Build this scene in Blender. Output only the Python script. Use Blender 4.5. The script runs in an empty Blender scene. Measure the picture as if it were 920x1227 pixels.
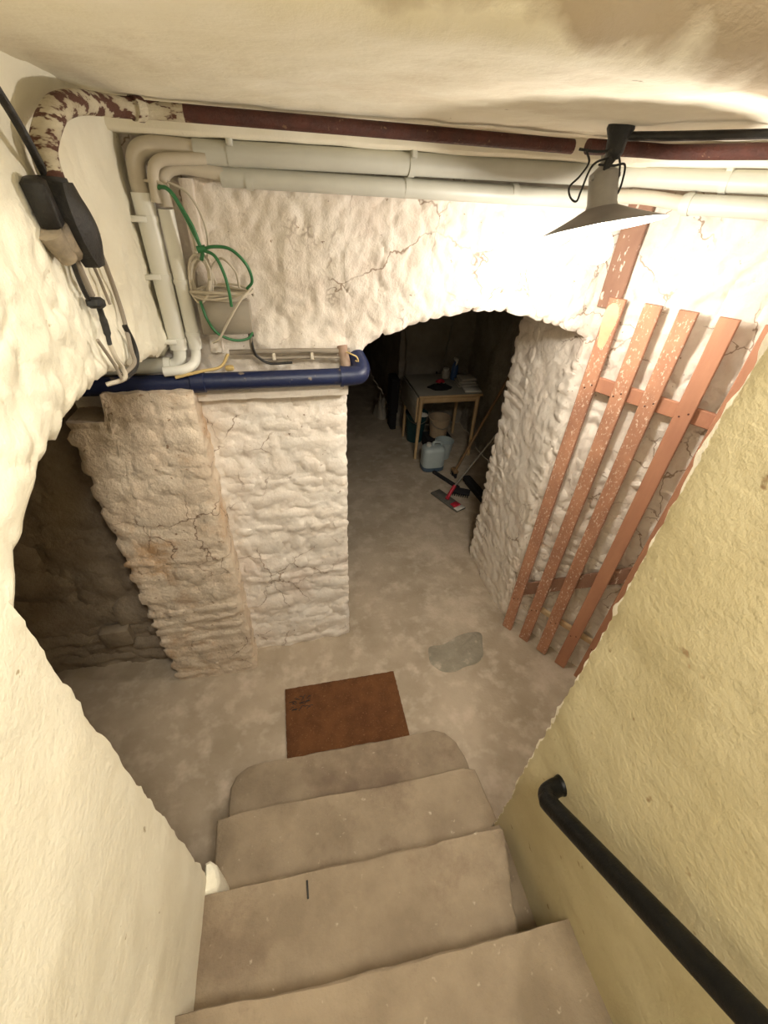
import bpy, math, random
from mathutils import Vector, Matrix, noise
random.seed(7)
C = bpy.context.scene.collection
S = bpy.context.scene
PI = math.pi

# ------------------------------------------------------------------ camera
def make_camera():
    p, y, r = [math.radians(a) for a in (37.13, 13.79, 3.0)]
    fwd = Vector((math.sin(y)*math.cos(p), math.cos(y)*math.cos(p), -math.sin(p)))
    rt = Vector((math.cos(y), -math.sin(y), 0)); up = rt.cross(fwd)
    rt2 = rt*math.cos(r) + up*math.sin(r); up2 = -rt*math.sin(r) + up*math.cos(r)
    cd = bpy.data.cameras.new('camera'); co = bpy.data.objects.new('camera', cd); C.objects.link(co)
    m = Matrix((rt2, up2, -fwd)).transposed().to_4x4(); m.translation = Vector((0, 0, 2.3))
    co.matrix_world = m
    cd.sensor_fit = 'VERTICAL'; cd.sensor_height = 36.0; cd.lens = 511.3/1227*36.0
    cd.clip_start = 0.02; cd.clip_end = 60
    S.camera = co
make_camera()
w = bpy.data.worlds.new('world'); S.world = w; w.use_nodes = True
w.node_tree.nodes['Background'].inputs[0].default_value = (1.0, 0.93, 0.80, 1)
w.node_tree.nodes['Background'].inputs[1].default_value = 0.35
S.view_settings.view_transform = 'Standard'; S.view_settings.look = 'None'
S.view_settings.gamma = 1.0; S.view_settings.use_curve_mapping = False
S.view_settings.exposure = 0.78
# warm ceiling lamp of the stairwell above and behind the viewer
ld = bpy.data.lights.new('stairwell_lamp', 'AREA'); ld.shape = 'DISK'; ld.size = 0.5
ld.energy = 27; ld.color = (1.0, 0.94, 0.82)
lo = bpy.data.objects.new('stairwell_lamp', ld); C.objects.link(lo)
lo.location = (0.22, -0.30, 3.20)
lo.rotation_euler = (Vector((0.0, 1.1, 0.8)) - lo.location).to_track_quat('-Z', 'Y').to_euler()

# ------------------------------------------------------------------ materials
def mat(name, col, rough=0.8, col2=None, scale=8.0, bump=0.0, bscale=60.0, metal=0.0, spots=None, spot_scale=40.0, spot_amt=0.6, bdist=0.01, stretch=(1, 1, 1), big=None, big_scale=1.5, ridge=0.0, rscale=9.0, spot_soft=0.05, crack=None, cscale=4.0):
    m = bpy.data.materials.new(name); m.use_nodes = True
    nt = m.node_tree; N = nt.nodes; L = nt.links; b = N['Principled BSDF']
    b.inputs['Roughness'].default_value = rough; b.inputs['Metallic'].default_value = metal
    tc = N.new('ShaderNodeTexCoord'); mp = N.new('ShaderNodeMapping'); mp.inputs['Scale'].default_value = stretch
    L.new(tc.outputs['Object'], mp.inputs['Vector'])
    def ntex(sc, det=6, ro=0.6):
        n = N.new('ShaderNodeTexNoise'); n.inputs['Scale'].default_value = sc; n.inputs['Detail'].default_value = det
        n.inputs['Roughness'].default_value = ro; L.new(mp.outputs[0], n.inputs['Vector']); return n
    def ramp(src, a, bb):
        r = N.new('ShaderNodeMapRange'); r.inputs['From Min'].default_value = a; r.inputs['From Max'].default_value = bb
        L.new(src, r.inputs['Value']); return r.outputs[0]
    def mix(f, c1, c2):
        x = N.new('ShaderNodeMix'); x.data_type = 'RGBA'; L.new(f, x.inputs[0])
        for s, c in ((x.inputs[6], c1), (x.inputs[7], c2)):
            if isinstance(c, tuple): s.default_value = (*c, 1)
            else: L.new(c, s)
        return x.outputs[2]
    cur = col
    if col2: cur = mix(ramp(ntex(scale).outputs[0], 0.38, 0.64), cur, col2)
    if big: cur = mix(ramp(ntex(big_scale, 8, 0.7).outputs[0], 0.52, 0.66), cur, big)
    if spots: cur = mix(ramp(ntex(spot_scale, 3).outputs[0], spot_amt, spot_amt+spot_soft), cur, spots)
    if crack:
        ns = ntex(6, 4); ms = ntex(2.1, 3)
        vm = N.new('ShaderNodeVectorMath'); vm.operation = 'MULTIPLY_ADD'; L.new(ns.outputs[1], vm.inputs[0]); vm.inputs[1].default_value = (0.16, 0.16, 0.16); L.new(mp.outputs[0], vm.inputs[2])
        vo = N.new('ShaderNodeTexVoronoi'); vo.feature = 'DISTANCE_TO_EDGE'; vo.inputs['Scale'].default_value = cscale; L.new(vm.outputs[0], vo.inputs['Vector'])
        ln = ramp(vo.outputs['Distance'], 0.016, 0.004); mk = ramp(ms.outputs[0], 0.50, 0.58)
        mu = N.new('ShaderNodeMath'); mu.operation = 'MULTIPLY'; L.new(ln, mu.inputs[0]); L.new(mk, mu.inputs[1]); mu.use_clamp = True
        cur = mix(mu.outputs[0], cur, crack)
    if isinstance(cur, tuple): b.inputs['Base Color'].default_value = (*cur, 1)
    else: L.new(cur, b.inputs['Base Color'])
    if bump:
        n1 = ntex(bscale, 8, 0.65)
        bp = N.new('ShaderNodeBump'); bp.inputs['Strength'].default_value = bump; bp.inputs['Distance'].default_value = bdist
        L.new(n1.outputs[0], bp.inputs['Height']); last = bp
        if ridge:
            for sc, st_, ds in ((rscale, ridge, 0.03), (rscale*3.1, ridge*0.8, 0.010)):
                n2 = N.new('ShaderNodeTexNoise'); n2.noise_type = 'RIDGED_MULTIFRACTAL'; n2.inputs['Scale'].default_value = sc; n2.inputs['Detail'].default_value = 5
                n2.inputs['Roughness'].default_value = 0.55; n2.inputs['Distortion'].default_value = 0.6; L.new(mp.outputs[0], n2.inputs['Vector'])
                b2 = N.new('ShaderNodeBump'); b2.inputs['Strength'].default_value = st_; b2.inputs['Distance'].default_value = ds
                L.new(n2.outputs[0], b2.inputs['Height']); L.new(last.outputs[0], b2.inputs['Normal']); last = b2
        L.new(last.outputs[0], b.inputs['Normal'])
    return m
M = {}
M['white'] = mat('whitewash', (0.82, 0.75, 0.66), 0.9, (0.76, 0.67, 0.57), 7, 0.8, 62, crack=(0.34, 0.25, 0.18), cscale=4.5, spots=(0.34, 0.24, 0.17), spot_scale=44, spot_amt=0.69, bdist=0.006, ridge=0.35, rscale=5, big=(0.70, 0.59, 0.50), big_scale=2.2)
M['pier'] = mat('stained_whitewash', (0.74, 0.62, 0.48), 0.9, (0.64, 0.51, 0.38), 7, 1.0, 62, crack=(0.26, 0.17, 0.11), cscale=5, spots=(0.32, 0.21, 0.13), spot_scale=40, spot_amt=0.67, bdist=0.009, ridge=0.45, rscale=5, big=(0.55, 0.34, 0.18), big_scale=2.6)
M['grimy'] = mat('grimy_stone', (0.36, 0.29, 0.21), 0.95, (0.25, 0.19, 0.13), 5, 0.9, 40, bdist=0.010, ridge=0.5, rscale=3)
M['cream'] = mat('cream_plaster', (0.87, 0.83, 0.69), 0.85, (0.82, 0.77, 0.62), 5, 0.6, 70, ridge=0.16, rscale=4, spots=(0.48, 0.40, 0.26), spot_scale=30, spot_amt=0.70, bdist=0.005, stretch=(1, 1, 1))
M['ochre'] = mat('ochre_plaster', (0.58, 0.51, 0.32), 0.8, (0.51, 0.44, 0.26), 3.5, 0.6, 60, ridge=0.10, rscale=3, spots=(0.30, 0.21, 0.11), spot_scale=18, spot_amt=0.665, spot_soft=0.06, bdist=0.008, big=(0.62, 0.55, 0.36), big_scale=2.5)
M['chip'] = mat('bare_white_plaster', (0.85, 0.80, 0.68), 0.9, (0.70, 0.60, 0.44), 30, 0.7, 70)
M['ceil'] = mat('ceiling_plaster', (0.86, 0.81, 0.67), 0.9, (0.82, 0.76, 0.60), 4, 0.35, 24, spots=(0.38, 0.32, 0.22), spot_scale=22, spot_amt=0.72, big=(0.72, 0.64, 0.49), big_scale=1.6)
M['floor'] = mat('worn_concrete_floor', (0.44, 0.36, 0.265), 0.8, (0.34, 0.275, 0.195), 3.2, 0.5, 60, spots=(0.54, 0.45, 0.35), spot_scale=9, spot_amt=0.50, spot_soft=0.22, ridge=0.12, rscale=6, big=(0.53, 0.44, 0.34), big_scale=1.3, bdist=0.006)
M['step'] = mat('worn_stone_step', (0.32, 0.25, 0.170), 0.8, (0.235, 0.18, 0.12), 6, 0.8, 60, ridge=0.2, rscale=5, spots=(0.50, 0.42, 0.32), spot_scale=30, spot_amt=0.68, spot_soft=0.10, big=(0.19, 0.135, 0.09), big_scale=2.2, bdist=0.006)
M['patch'] = mat('grey_cement_patch', (0.30, 0.265, 0.20), 0.75, (0.24, 0.21, 0.155), 12, 0.6, 50, spots=(0.44, 0.37, 0.28), spot_scale=14, spot_amt=0.56, spot_soft=0.15)
M['rust'] = mat('rusty_iron', (0.085, 0.020, 0.010), 0.6, (0.055, 0.014, 0.008), 26, 0.6, 90, spots=(0.20, 0.11, 0.06), spot_scale=50, spot_amt=0.66)
M['rustpaint'] = mat('flaking_white_paint_on_rust', (0.62, 0.56, 0.42), 0.75, (0.40, 0.33, 0.22), 12, 0.6, 90, spots=(0.10, 0.035, 0.02), spot_scale=24, spot_amt=0.50, stretch=(1, 1, 2.5))
M['duct'] = mat('off_white_plastic', (0.55, 0.54, 0.47), 0.45, (0.50, 0.49, 0.42), 6)
M['duct2'] = mat('clean_white_plastic', (0.80, 0.79, 0.72), 0.4)
M['hose'] = mat('beige_foam_hose', (0.58, 0.52, 0.42), 0.7, (0.52, 0.46, 0.36), 10)
M['blue'] = mat('navy_painted_pipe', (0.007, 0.013, 0.050), 0.4, (0.010, 0.018, 0.062), 9, 0.2, 50, spots=(0.20, 0.16, 0.13), spot_scale=16, spot_amt=0.66)
M['brownpipe'] = mat('brown_pipe', (0.28, 0.17, 0.11), 0.6, (0.36, 0.26, 0.19), 12)
M['black'] = mat('old_black_bakelite', (0.008, 0.007, 0.006), 0.5, (0.018, 0.015, 0.012), 20, 0.4, 60)
M['tar'] = mat('black_tape', (0.008, 0.008, 0.007), 0.6, (0.02, 0.018, 0.015), 18, 0.5, 60)
M['dirty'] = mat('dirty_beige_fitting', (0.30, 0.24, 0.16), 0.7, (0.10, 0.08, 0.06), 14, 0.4, 60)
M['rail'] = mat('black_enamel_rail', (0.003, 0.003, 0.003), 0.42, (0.006, 0.006, 0.005), 20, 0.25, 50)
M['rail'].node_tree.nodes['Principled BSDF'].inputs['Specular IOR Level'].default_value = 0.25
M['greycable'] = mat('grey_cable', (0.26, 0.22, 0.17), 0.6)
M['whitecable'] = mat('white_cable', (0.56, 0.50, 0.40), 0.6)
M['greencable'] = mat('green_cable', (0.03, 0.17, 0.06), 0.5)
M['yellowcable'] = mat('yellowed_cable', (0.55, 0.40, 0.16), 0.6)
M['box'] = mat('grey_plastic_box', (0.36, 0.32, 0.26), 0.5, (0.33, 0.29, 0.23), 8)
M['porc'] = mat('grey_lamp_neck', (0.34, 0.32, 0.29), 0.4, (0.28, 0.26, 0.23), 12)
M['shade_out'] = mat('grey_enamel', (0.22, 0.20, 0.19), 0.4, (0.17, 0.15, 0.14), 14)
M['shade_in'] = mat('white_enamel', (0.85, 0.84, 0.80), 0.3)
M['wood'] = mat('reddish_batten_wood', (0.46, 0.225, 0.13), 0.75, (0.34, 0.16, 0.095), 9, 0.4, 50, spots=(0.70, 0.55, 0.42), spot_scale=110, spot_amt=0.57, spot_soft=0.12, stretch=(1, 1, 0.6))
M['woodclean'] = mat('orange_batten_wood', (0.48, 0.23, 0.13), 0.7, (0.38, 0.17, 0.10), 7, 0.3, 50, stretch=(1, 1, 0.3))
M['woodend'] = mat('bare_pale_wood', (0.62, 0.47, 0.28), 0.8, (0.55, 0.36, 0.20), 9, 0.3, 50)
M['board'] = mat('dark_weathered_board', (0.28, 0.15, 0.095), 0.75, (0.20, 0.10, 0.065), 8, 0.4, 50, spots=(0.66, 0.54, 0.44), spot_scale=42, spot_amt=0.62, stretch=(1, 1, 0.4))
M['coir'] = mat('brown_coir', (0.19, 0.075, 0.022), 1.0, (0.13, 0.048, 0.014), 14, 1.0, 220, spots=(0.27, 0.13, 0.05), spot_scale=120, spot_amt=0.62)
M['dark'] = mat('dark_void', (0.03, 0.026, 0.02), 0.95)
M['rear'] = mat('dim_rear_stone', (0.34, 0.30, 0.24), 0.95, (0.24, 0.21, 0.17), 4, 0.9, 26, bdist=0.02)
M['pine'] = mat('pale_pine', (0.55, 0.38, 0.20), 0.6, (0.48, 0.32, 0.16), 6, stretch=(1, 1, .3))
M['top'] = mat('grey_laminate', (0.36, 0.34, 0.28), 0.45, (0.32, 0.30, 0.25), 5)
M['jug'] = mat('cloudy_plastic', (0.42, 0.48, 0.48), 0.35, (0.38, 0.44, 0.44), 5)
M['jugliq'] = mat('dark_blue_plastic', (0.07, 0.11, 0.16), 0.4)
M['teal'] = mat('dark_teal_plastic', (0.012, 0.055, 0.06), 0.5)
M['spray'] = mat('blue_bottle', (0.03, 0.07, 0.18), 0.3)
M['red'] = mat('red_plastic', (0.45, 0.02, 0.04), 0.5)
M['cloth'] = mat('black_cloth', (0.012, 0.011, 0.012), 0.95)
M['paper'] = mat('white_paper', (0.62, 0.59, 0.52), 0.8)
M['steel'] = mat('grey_steel', (0.32, 0.30, 0.26), 0.4, metal=0.6)
M['pole'] = mat('brown_wood_pole', (0.22, 0.13, 0.06), 0.5)
M['mopcloth'] = mat('grey_mop_cloth', (0.13, 0.12, 0.10), 0.95, (0.09, 0.085, 0.07), 30)
M['pail'] = mat('beige_pail', (0.42, 0.31, 0.20), 0.6, (0.36, 0.26, 0.17), 9)
def emis(name, col, st):
    m = bpy.data.materials.new(name); m.use_nodes = True; nt = m.node_tree; b = nt.nodes['Principled BSDF']
    b.inputs['Base Color'].default_value = (1, 1, 1, 1)
    b.inputs['Emission Color'].default_value = (*col, 1); b.inputs['Emission Strength'].default_value = st
    return m
M['bulb'] = emis('glowing_bulb', (1.0, 0.95, 0.86), 40)

# ochre wall with chipped bare plaster along its free edge (a wear pattern fixed to the wall)
def chip_edge(m, ylim):
    nt = m.node_tree; N = nt.nodes; L = nt.links; b = N['Principled BSDF']
    src = b.inputs['Base Color'].links[0].from_socket
    g = N.new('ShaderNodeTexCoord'); sx = N.new('ShaderNodeSeparateXYZ'); L.new(g.outputs['Object'], sx.inputs[0])
    n = N.new('ShaderNodeTexNoise'); n.inputs['Scale'].default_value = 30; n.inputs['Detail'].default_value = 5; L.new(g.outputs['Object'], n.inputs['Vector'])
    a = N.new('ShaderNodeMath'); a.operation = 'MULTIPLY_ADD'; L.new(n.outputs[0], a.inputs[0]); a.inputs[1].default_value = 0.035; L.new(sx.outputs[1], a.inputs[2])
    r = N.new('ShaderNodeMapRange'); r.inputs['From Min'].default_value = ylim; r.inputs['From Max'].default_value = ylim+0.002; L.new(a.outputs[0], r.inputs[0])
    x = N.new('ShaderNodeMix'); x.data_type = 'RGBA'; L.new(r.outputs[0], x.inputs[0]); L.new(src, x.inputs[6]); x.inputs[7].default_value = (0.88, 0.82, 0.70, 1)
    L.new(x.outputs[2], b.inputs['Base Color'])
chip_edge(M['ochre'], 0.485)
# ceiling: cream colour changes to tan above the stairs along a ragged edge
def ceiling_tan_zone(m):
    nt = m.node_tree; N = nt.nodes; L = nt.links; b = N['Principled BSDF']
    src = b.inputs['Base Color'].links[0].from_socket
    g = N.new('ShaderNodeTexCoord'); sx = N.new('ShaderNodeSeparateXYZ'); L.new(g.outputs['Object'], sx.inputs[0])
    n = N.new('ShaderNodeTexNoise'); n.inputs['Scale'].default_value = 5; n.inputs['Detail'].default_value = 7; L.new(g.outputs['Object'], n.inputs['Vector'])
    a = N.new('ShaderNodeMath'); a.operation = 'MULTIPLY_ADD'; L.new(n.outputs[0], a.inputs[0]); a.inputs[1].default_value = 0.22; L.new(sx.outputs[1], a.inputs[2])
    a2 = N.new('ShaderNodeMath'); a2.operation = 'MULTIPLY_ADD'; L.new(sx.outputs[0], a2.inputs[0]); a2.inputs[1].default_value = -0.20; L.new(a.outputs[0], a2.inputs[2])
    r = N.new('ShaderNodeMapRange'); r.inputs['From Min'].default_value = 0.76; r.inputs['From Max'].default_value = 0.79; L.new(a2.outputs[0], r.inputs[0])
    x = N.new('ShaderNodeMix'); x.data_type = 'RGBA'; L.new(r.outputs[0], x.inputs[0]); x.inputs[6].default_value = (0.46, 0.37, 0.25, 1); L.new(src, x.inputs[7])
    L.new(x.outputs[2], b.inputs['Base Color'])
ceiling_tan_zone(M['ceil'])

# ------------------------------------------------------------------ mesh helpers
class MB:
    def __init__(s): s.v = []; s.f = []
    def add(s, vs, fs):
        o = len(s.v); s.v += [Vector(v) for v in vs]; s.f += [tuple(i+o for i in f) for f in fs]; return s
    def grid(s, rows, flip=False):
        nr = len(rows); nc = len(rows[0]); fs = []
        for i in range(nr-1):
            for j in range(nc-1):
                q = (i*nc+j, i*nc+j+1, (i+1)*nc+j+1, (i+1)*nc+j)
                fs.append(q[::-1] if flip else q)
        return s.add([p for r in rows for p in r], fs)
    def box(s, c, size, rot=None, bevel=0.0):
        c = Vector(c); hx, hy, hz = [d/2 for d in size]; b = min(bevel, hx*.49, hy*.49, hz*.49)
        R = rot or Matrix.Identity(3)
        if b <= 0:
            vs = [Vector((x, y, z)) for x in (-hx, hx) for y in (-hy, hy) for z in (-hz, hz)]
            fs = [(0,1,3,2),(4,6,7,5),(0,4,5,1),(2,3,7,6),(0,2,6,4),(1,5,7,3)]
        else:
            # bevelled: stacked rings (chamfer on all edges)
            vs = []
            def ring(z, ix, iy, cb):
                X, Y = hx-ix, hy-iy
                return [Vector(p) for p in ((X-cb,-Y,z),(X,-Y+cb,z),(X,Y-cb,z),(X-cb,Y,z),(-X+cb,Y,z),(-X,Y-cb,z),(-X,-Y+cb,z),(-X+cb,-Y,z))]
            for z, i in ((-hz, b), (-hz+b, 0), (hz-b, 0), (hz, b)): vs += ring(z, i, i, b)
            fs = [tuple(range(7, -1, -1)), tuple(range(24, 32))]
            for k in range(3):
                for j in range(8):
                    a = k*8+j; e = k*8+(j+1) % 8; fs.append((a, e, e+8, a+8))
        return s.add([c + R @ v for v in vs], fs)
    def tube(s, path, r, n=12, cap=True):
        P = [Vector(p) for p in path]; k = len(P); rs = r if isinstance(r, (list, tuple)) else [r]*k
        t = (P[1]-P[0]).normalized(); a = t.cross(Vector((0, 0, 1)))
        if a.length < .1: a = t.cross(Vector((0, 1, 0)))
        a.normalize(); vs = []
        for i in range(k):
            t = ((P[min(i+1, k-1)]-P[i]).normalized() + (P[i]-P[max(i-1, 0)]).normalized())
            t = t.normalized() if t.length > 1e-6 else (P[min(i+1, k-1)]-P[max(i-1, 0)]).normalized()
            a = a - t*a.dot(t); a.normalize(); b = t.cross(a)
            vs += [P[i] + (a*math.cos(q)+b*math.sin(q))*rs[i] for q in [2*PI*j/n for j in range(n)]]
        fs = [(i*n+j, i*n+(j+1) % n, (i+1)*n+(j+1) % n, (i+1)*n+j) for i in range(k-1) for j in range(n)]
        if cap: fs += [tuple(range(n-1, -1, -1)), tuple(range((k-1)*n, k*n))]
        return s.add(vs, fs)
    def lathe(s, prof, c=(0, 0, 0), n=24, R=None, cap=False):
        c = Vector(c); R = R or Matrix.Identity(3); vs = []
        for (r, z) in prof: vs += [c + R @ Vector((r*math.cos(2*PI*j/n), r*math.sin(2*PI*j/n), z)) for j in range(n)]
        fs = [(i*n+j, i*n+(j+1) % n, (i+1)*n+(j+1) % n, (i+1)*n+j) for i in range(len(prof)-1) for j in range(n)]
        if cap: fs += [tuple(range(n-1, -1, -1)), tuple(range((len(prof)-1)*n, len(prof)*n))]
        return s.add(vs, fs)
def spline(pts, sub=8):
    P = [Vector(p) for p in pts]; P = [P[0]*2-P[1]] + P + [P[-1]*2-P[-2]]; out = []
    for i in range(1, len(P)-2):
        a, b, c, d = P[i-1:i+3]
        for k in range(sub):
            t = k/sub
            out.append(0.5*((2*b)+(c-a)*t+(2*a-5*b+4*c-d)*t*t+(3*b-a-3*c+d)*t**3))
    out.append(P[-2]); return out
def world_loc(o):
    v = Vector((0, 0, 0))
    while o: v += o.location; o = o.parent
    return v
def obj(name, mb, m, parent=None, smooth=True, loc=None, ang=45):
    """link one mesh object; mesh coordinates are given in world space"""
    me = bpy.data.meshes.new(name); base = world_loc(parent) + (Vector(loc) if loc else Vector((0, 0, 0)))
    me.from_pydata([v-base for v in mb.v], [], mb.f); me.validate(); me.update()
    for mm in (m if isinstance(m, list) else [m]): me.materials.append(mm)
    if smooth:
        for p in me.polygons: p.use_smooth = True
        try: me.set_sharp_from_angle(angle=math.radians(ang))
        except Exception: pass
    o = bpy.data.objects.new(name, me); C.objects.link(o)
    if parent: o.parent = parent
    if loc: o.location = loc
    return o
def tag(o, label, cat, group=None, kind=None):
    o['label'] = label; o['category'] = cat
    if group: o['group'] = group
    if kind: o['kind'] = kind
    return o
def thing(name, label, cat, loc=(0, 0, 0), group=None, kind=None):
    o = bpy.data.objects.new(name, None); o.empty_display_size = .05; C.objects.link(o); o.location = loc
    return tag(o, label, cat, group, kind)
def copy_tree(o, parent=None):
    c = o.copy(); C.objects.link(c); c.parent = parent
    for ch in list(o.children): copy_tree(ch, c)
    return c
def rotz(a): return Matrix.Rotation(a, 3, 'Z')
def nz(p, s, seed=0): return noise.noise(Vector((p[0]*s+seed*7.3, p[1]*s+seed*3.1, p[2]*s-seed*5.7)))
def lerp(tab, x):
    if x <= tab[0][0]: return tab[0][1]
    for (a, b), (c, d) in zip(tab, tab[1:]):
        if x <= c: return b+(d-b)*(x-a)/(c-a)
    return tab[-1][1]

# rough masonry relief (metres outwards) as a function of the wall point
def rough(p, A=1.0, k=1.0):
    q = (p[0]+0.02*nz(p, 6, 20), p[1]+0.02*nz(p, 6, 21), p[2]+0.02*nz(p, 6, 22))
    r = 0.014*nz(p, 5*k) + 0.010*nz(q, 13*k, 1) + 0.006*nz(q, 30*k, 2) + 0.0025*nz(p, 70*k, 3)
    rid = 1-abs(nz(p, 11*k, 4))*2.2
    return A*(r - 0.007*max(0, rid)**3 - 0.006*max(0, 1-abs(nz(q, 7, 14))*16))
def plaster(p, A=1.0):
    return A*(0.006*nz(p, 3) + 0.003*nz(p, 9, 1) + 0.0012*nz((p[0]*3, p[1]*1.0, p[2]*1.0), 22, 2)+0.0008*nz(p, 60, 3))

def colgrid(mb, O, U, N, u0, u1, nu, lo, hi, nv, disp, back, edge_round=0.012, rag=0.0, jambs=(True, True), soffit=True, topcap=False, jz=9.0):
    """A wall face built in columns: point = O + U*u + Z*v + N*disp; lower outline lo(u), upper hi(u); edges run back by `back`."""
    O = Vector(O); U = Vector(U).normalized(); N = Vector(N).normalized(); Z = Vector((0, 0, 1)); rows = []
    for j in range(nv+1):
        row = []
        for i in range(nu+1):
            u = u0+(u1-u0)*i/nu; l = lo(u); h = hi(u); v = l+(h-l)*j/nv
            p = O+U*u+Z*v
            du = min((u-u0) if jambs[0] else 9, (u1-u) if jambs[1] else 9); dv = (v-l) if soffit else 9
            d = disp(p)
            if v > jz: du = 9
            e = max(0, 1-min(du, dv)/0.03); d -= edge_round*e*e
            jit = 0
            if rag and v <= jz and i in (0, nu) and ((i == 0 and jambs[0]) or (i == nu and jambs[1])):
                jit = rag*(nz(p, 22, 9)+0.6*nz(p, 50, 8))
            q = p + N*d + U*jit
            if rag and j == 0 and soffit: q += Z*rag*(nz(p, 24, 5)+0.5*nz(p, 60, 6))
            row.append(q)
        rows.append(row)
    flip = (U.cross(Z)).dot(N) < 0
    mb.grid(rows, flip)
    K = 5
    def strip(line, fl):
        rr = []
        for k in range(K+1):
            t = k/K
            rr.append([p - N*(back*t + (0.0 if k == 0 else 0)) + (Vector((nz(p-N*back*t, 20, 7), nz(p-N*back*t, 21, 8), nz(p-N*back*t, 19, 9)))*0.006 if 0 < k < K else Vector((0, 0, 0))) for p in line])
        mb.grid(rr, fl)
    if soffit: strip(rows[0], not flip)
    if jambs[0]: strip([r[0] for r in rows], flip)
    if jambs[1]: strip([r[-1] for r in rows], not flip)
    if topcap: strip(rows[-1], flip)
    # back face
    mb.grid([[p-N*back for p in rows[0]], [p-N*back for p in rows[-1]]], not flip)
    return rows

def stones(parent, m, O, U, N, u0, u1, v0, v1, ch, ln, disp, proud=0.007, inside=None, seed=1, gap=0.001, name='stone'):
    """courses of flat rubble stones, each one its own mesh, following the wall's relief"""
    rnd = random.Random(seed); O = Vector(O); U = Vector(U).normalized(); N = Vector(N).normalized(); Z = Vector((0, 0, 1))
    flip = (U.cross(Z)).dot(N) < 0; v = v0; cnt = 0
    while v < v1-0.02:
        h = ch*rnd.uniform(0.55, 1.5); h = min(h, v1-v); u = u0
        if v1-(v+h) < 0.03: h = v1-v
        first = True
        while u < u1-0.01:
            l = ln*rnd.uniform(0.5, 1.7)*(0.6 if first and rnd.random() < .5 else 1); first = False
            if u1-(u+l) < ln*0.4: l = u1-u
            a, b = u, u+l; u = b; uc, vc = (a+b)/2, v+h/2
            if inside and not inside(uc, vc): continue
            NX, NZ = (7, 4) if l > .07 else (4, 4); rows = []; tilt = rnd.uniform(-.004, .004); tv = rnd.uniform(-.006, .006); pr = proud*rnd.uniform(0.2, 1.6)
            wob = rnd.uniform(-1, 1)*0.10*h
            for j in range(NZ+1):
                row = []
                for i in range(NX+1):
                    s, t = i/NX, j/NZ
                    # rounded-rectangle outline with irregular edges
                    x = a+gap+(l-2*gap)*s; z = v+gap+(h-2*gap)*t + wob*(s-.5)*2
                    ex = min(s, 1-s)*2; ez = min(t, 1-t)*2
                    p = O+U*x+Z*z
                    jx = nz(p, 26, seed+3)*0.010; jz = nz(p, 26, seed+4)*0.010
                    corner = (1-min(1, ex*1.5))*(1-min(1, ez*1.5))
                    x += jx - (s-.5)*corner*0.35*min(l, h); z += jz - (t-.5)*corner*0.35*min(l, h)
                    p = O+U*x+Z*z
                    edge = min(1, min(ex*l, ez*h)/0.016)
                    d = disp(p) + pr*(edge**0.6) + 0.004*nz(p, 45, seed)+0.003*nz((p[0]*.4, p[1]*.4, p[2]), 60, seed+2) + tilt*(s-.5)*2 + tv*(t-.5)*2
                    if i in (0, NX) or j in (0, NZ): d = disp(p) - 0.006
                    row.append(p+N*d)
                rows.append(row)
            mb = MB(); mb.grid(rows, flip)
            obj(name, mb, m, parent, True, ang=70); cnt += 1
        v += h
    return cnt

def tube_thing(name, pts, r, m, label, cat, group=None, sub=8, n=8, sm=True):
    mb = MB().tube(spline(pts, sub) if sm else pts, r, n)
    o = obj(name, mb, m, None, loc=pts[0])
    return tag(o, label, cat, group)

# ================================================================== SETTING
XL, XR, YF = -0.40, 0.62, 1.70
ARCH = [(0.23, 1.67), (0.25, 1.72), (0.29, 1.775), (0.321, 1.813), (0.38, 1.844), (0.446, 1.866), (0.578, 1.903), (0.70, 1.925), (0.781, 1.933), (0.88, 1.928), (0.967, 1.913), (1.109, 1.88), (1.264, 1.832), (1.32, 1.80)]
CZ = 2.45
# floor: one slab with uneven surface
def floor_h(x, y): return 0.004*nz((x, y, 0), 3)+0.002*nz((x, y, 0), 11, 2)
mb = MB()
rows = [[Vector((x, y, floor_h(x, y)-0.002)) for x in [-2.6+0.05*i for i in range(107)]] for y in [-1.5+0.05*j for j in range(70)]]
mb.grid(rows)
mb.grid([[Vector((x, y, floor_h(x, y)-0.002)) for x in [-2.6+0.1*i for i in range(54)]] for y in [1.95+0.1*j for j in range(64)]])
fl = tag(obj('floor', mb, M['floor']), 'worn dusty grey-brown concrete cellar floor', 'floor', kind='structure')
# grey cement patch let into the floor
mb = MB(); ring = [(0.684, 1.405), (0.690, 1.46), (0.715, 1.525), (0.79, 1.522), (0.86, 1.545), (0.93, 1.575), (1.02, 1.585), (1.085, 1.565), (1.06, 1.48), (1.03, 1.40), (0.97, 1.355), (0.89, 1.345), (0.82, 1.325), (0.74, 1.34)]
ringS = spline([(a, b, 0.0075) for a, b in ring]+[(ring[0][0], ring[0][1], 0.0075)], 4)[:-1]
cx, cy = 0.87, 1.45
ctr = Vector((cx, cy, 0.0105)); k = len(ringS)
vs = [ctr]+[ctr+(p-ctr)*0.93+Vector((0, 0, 0)) for p in ringS]+[p+Vector((0, 0, -0.012)) for p in ringS]
fs = [(0, 1+i, 1+(i+1) % k) for i in range(k)]+[(1+i, 1+k+i, 1+k+(i+1) % k, 1+(i+1) % k) for i in range(k)]
mb.add(vs, fs); obj('cement_patch', mb, M['patch'], fl)

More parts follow.
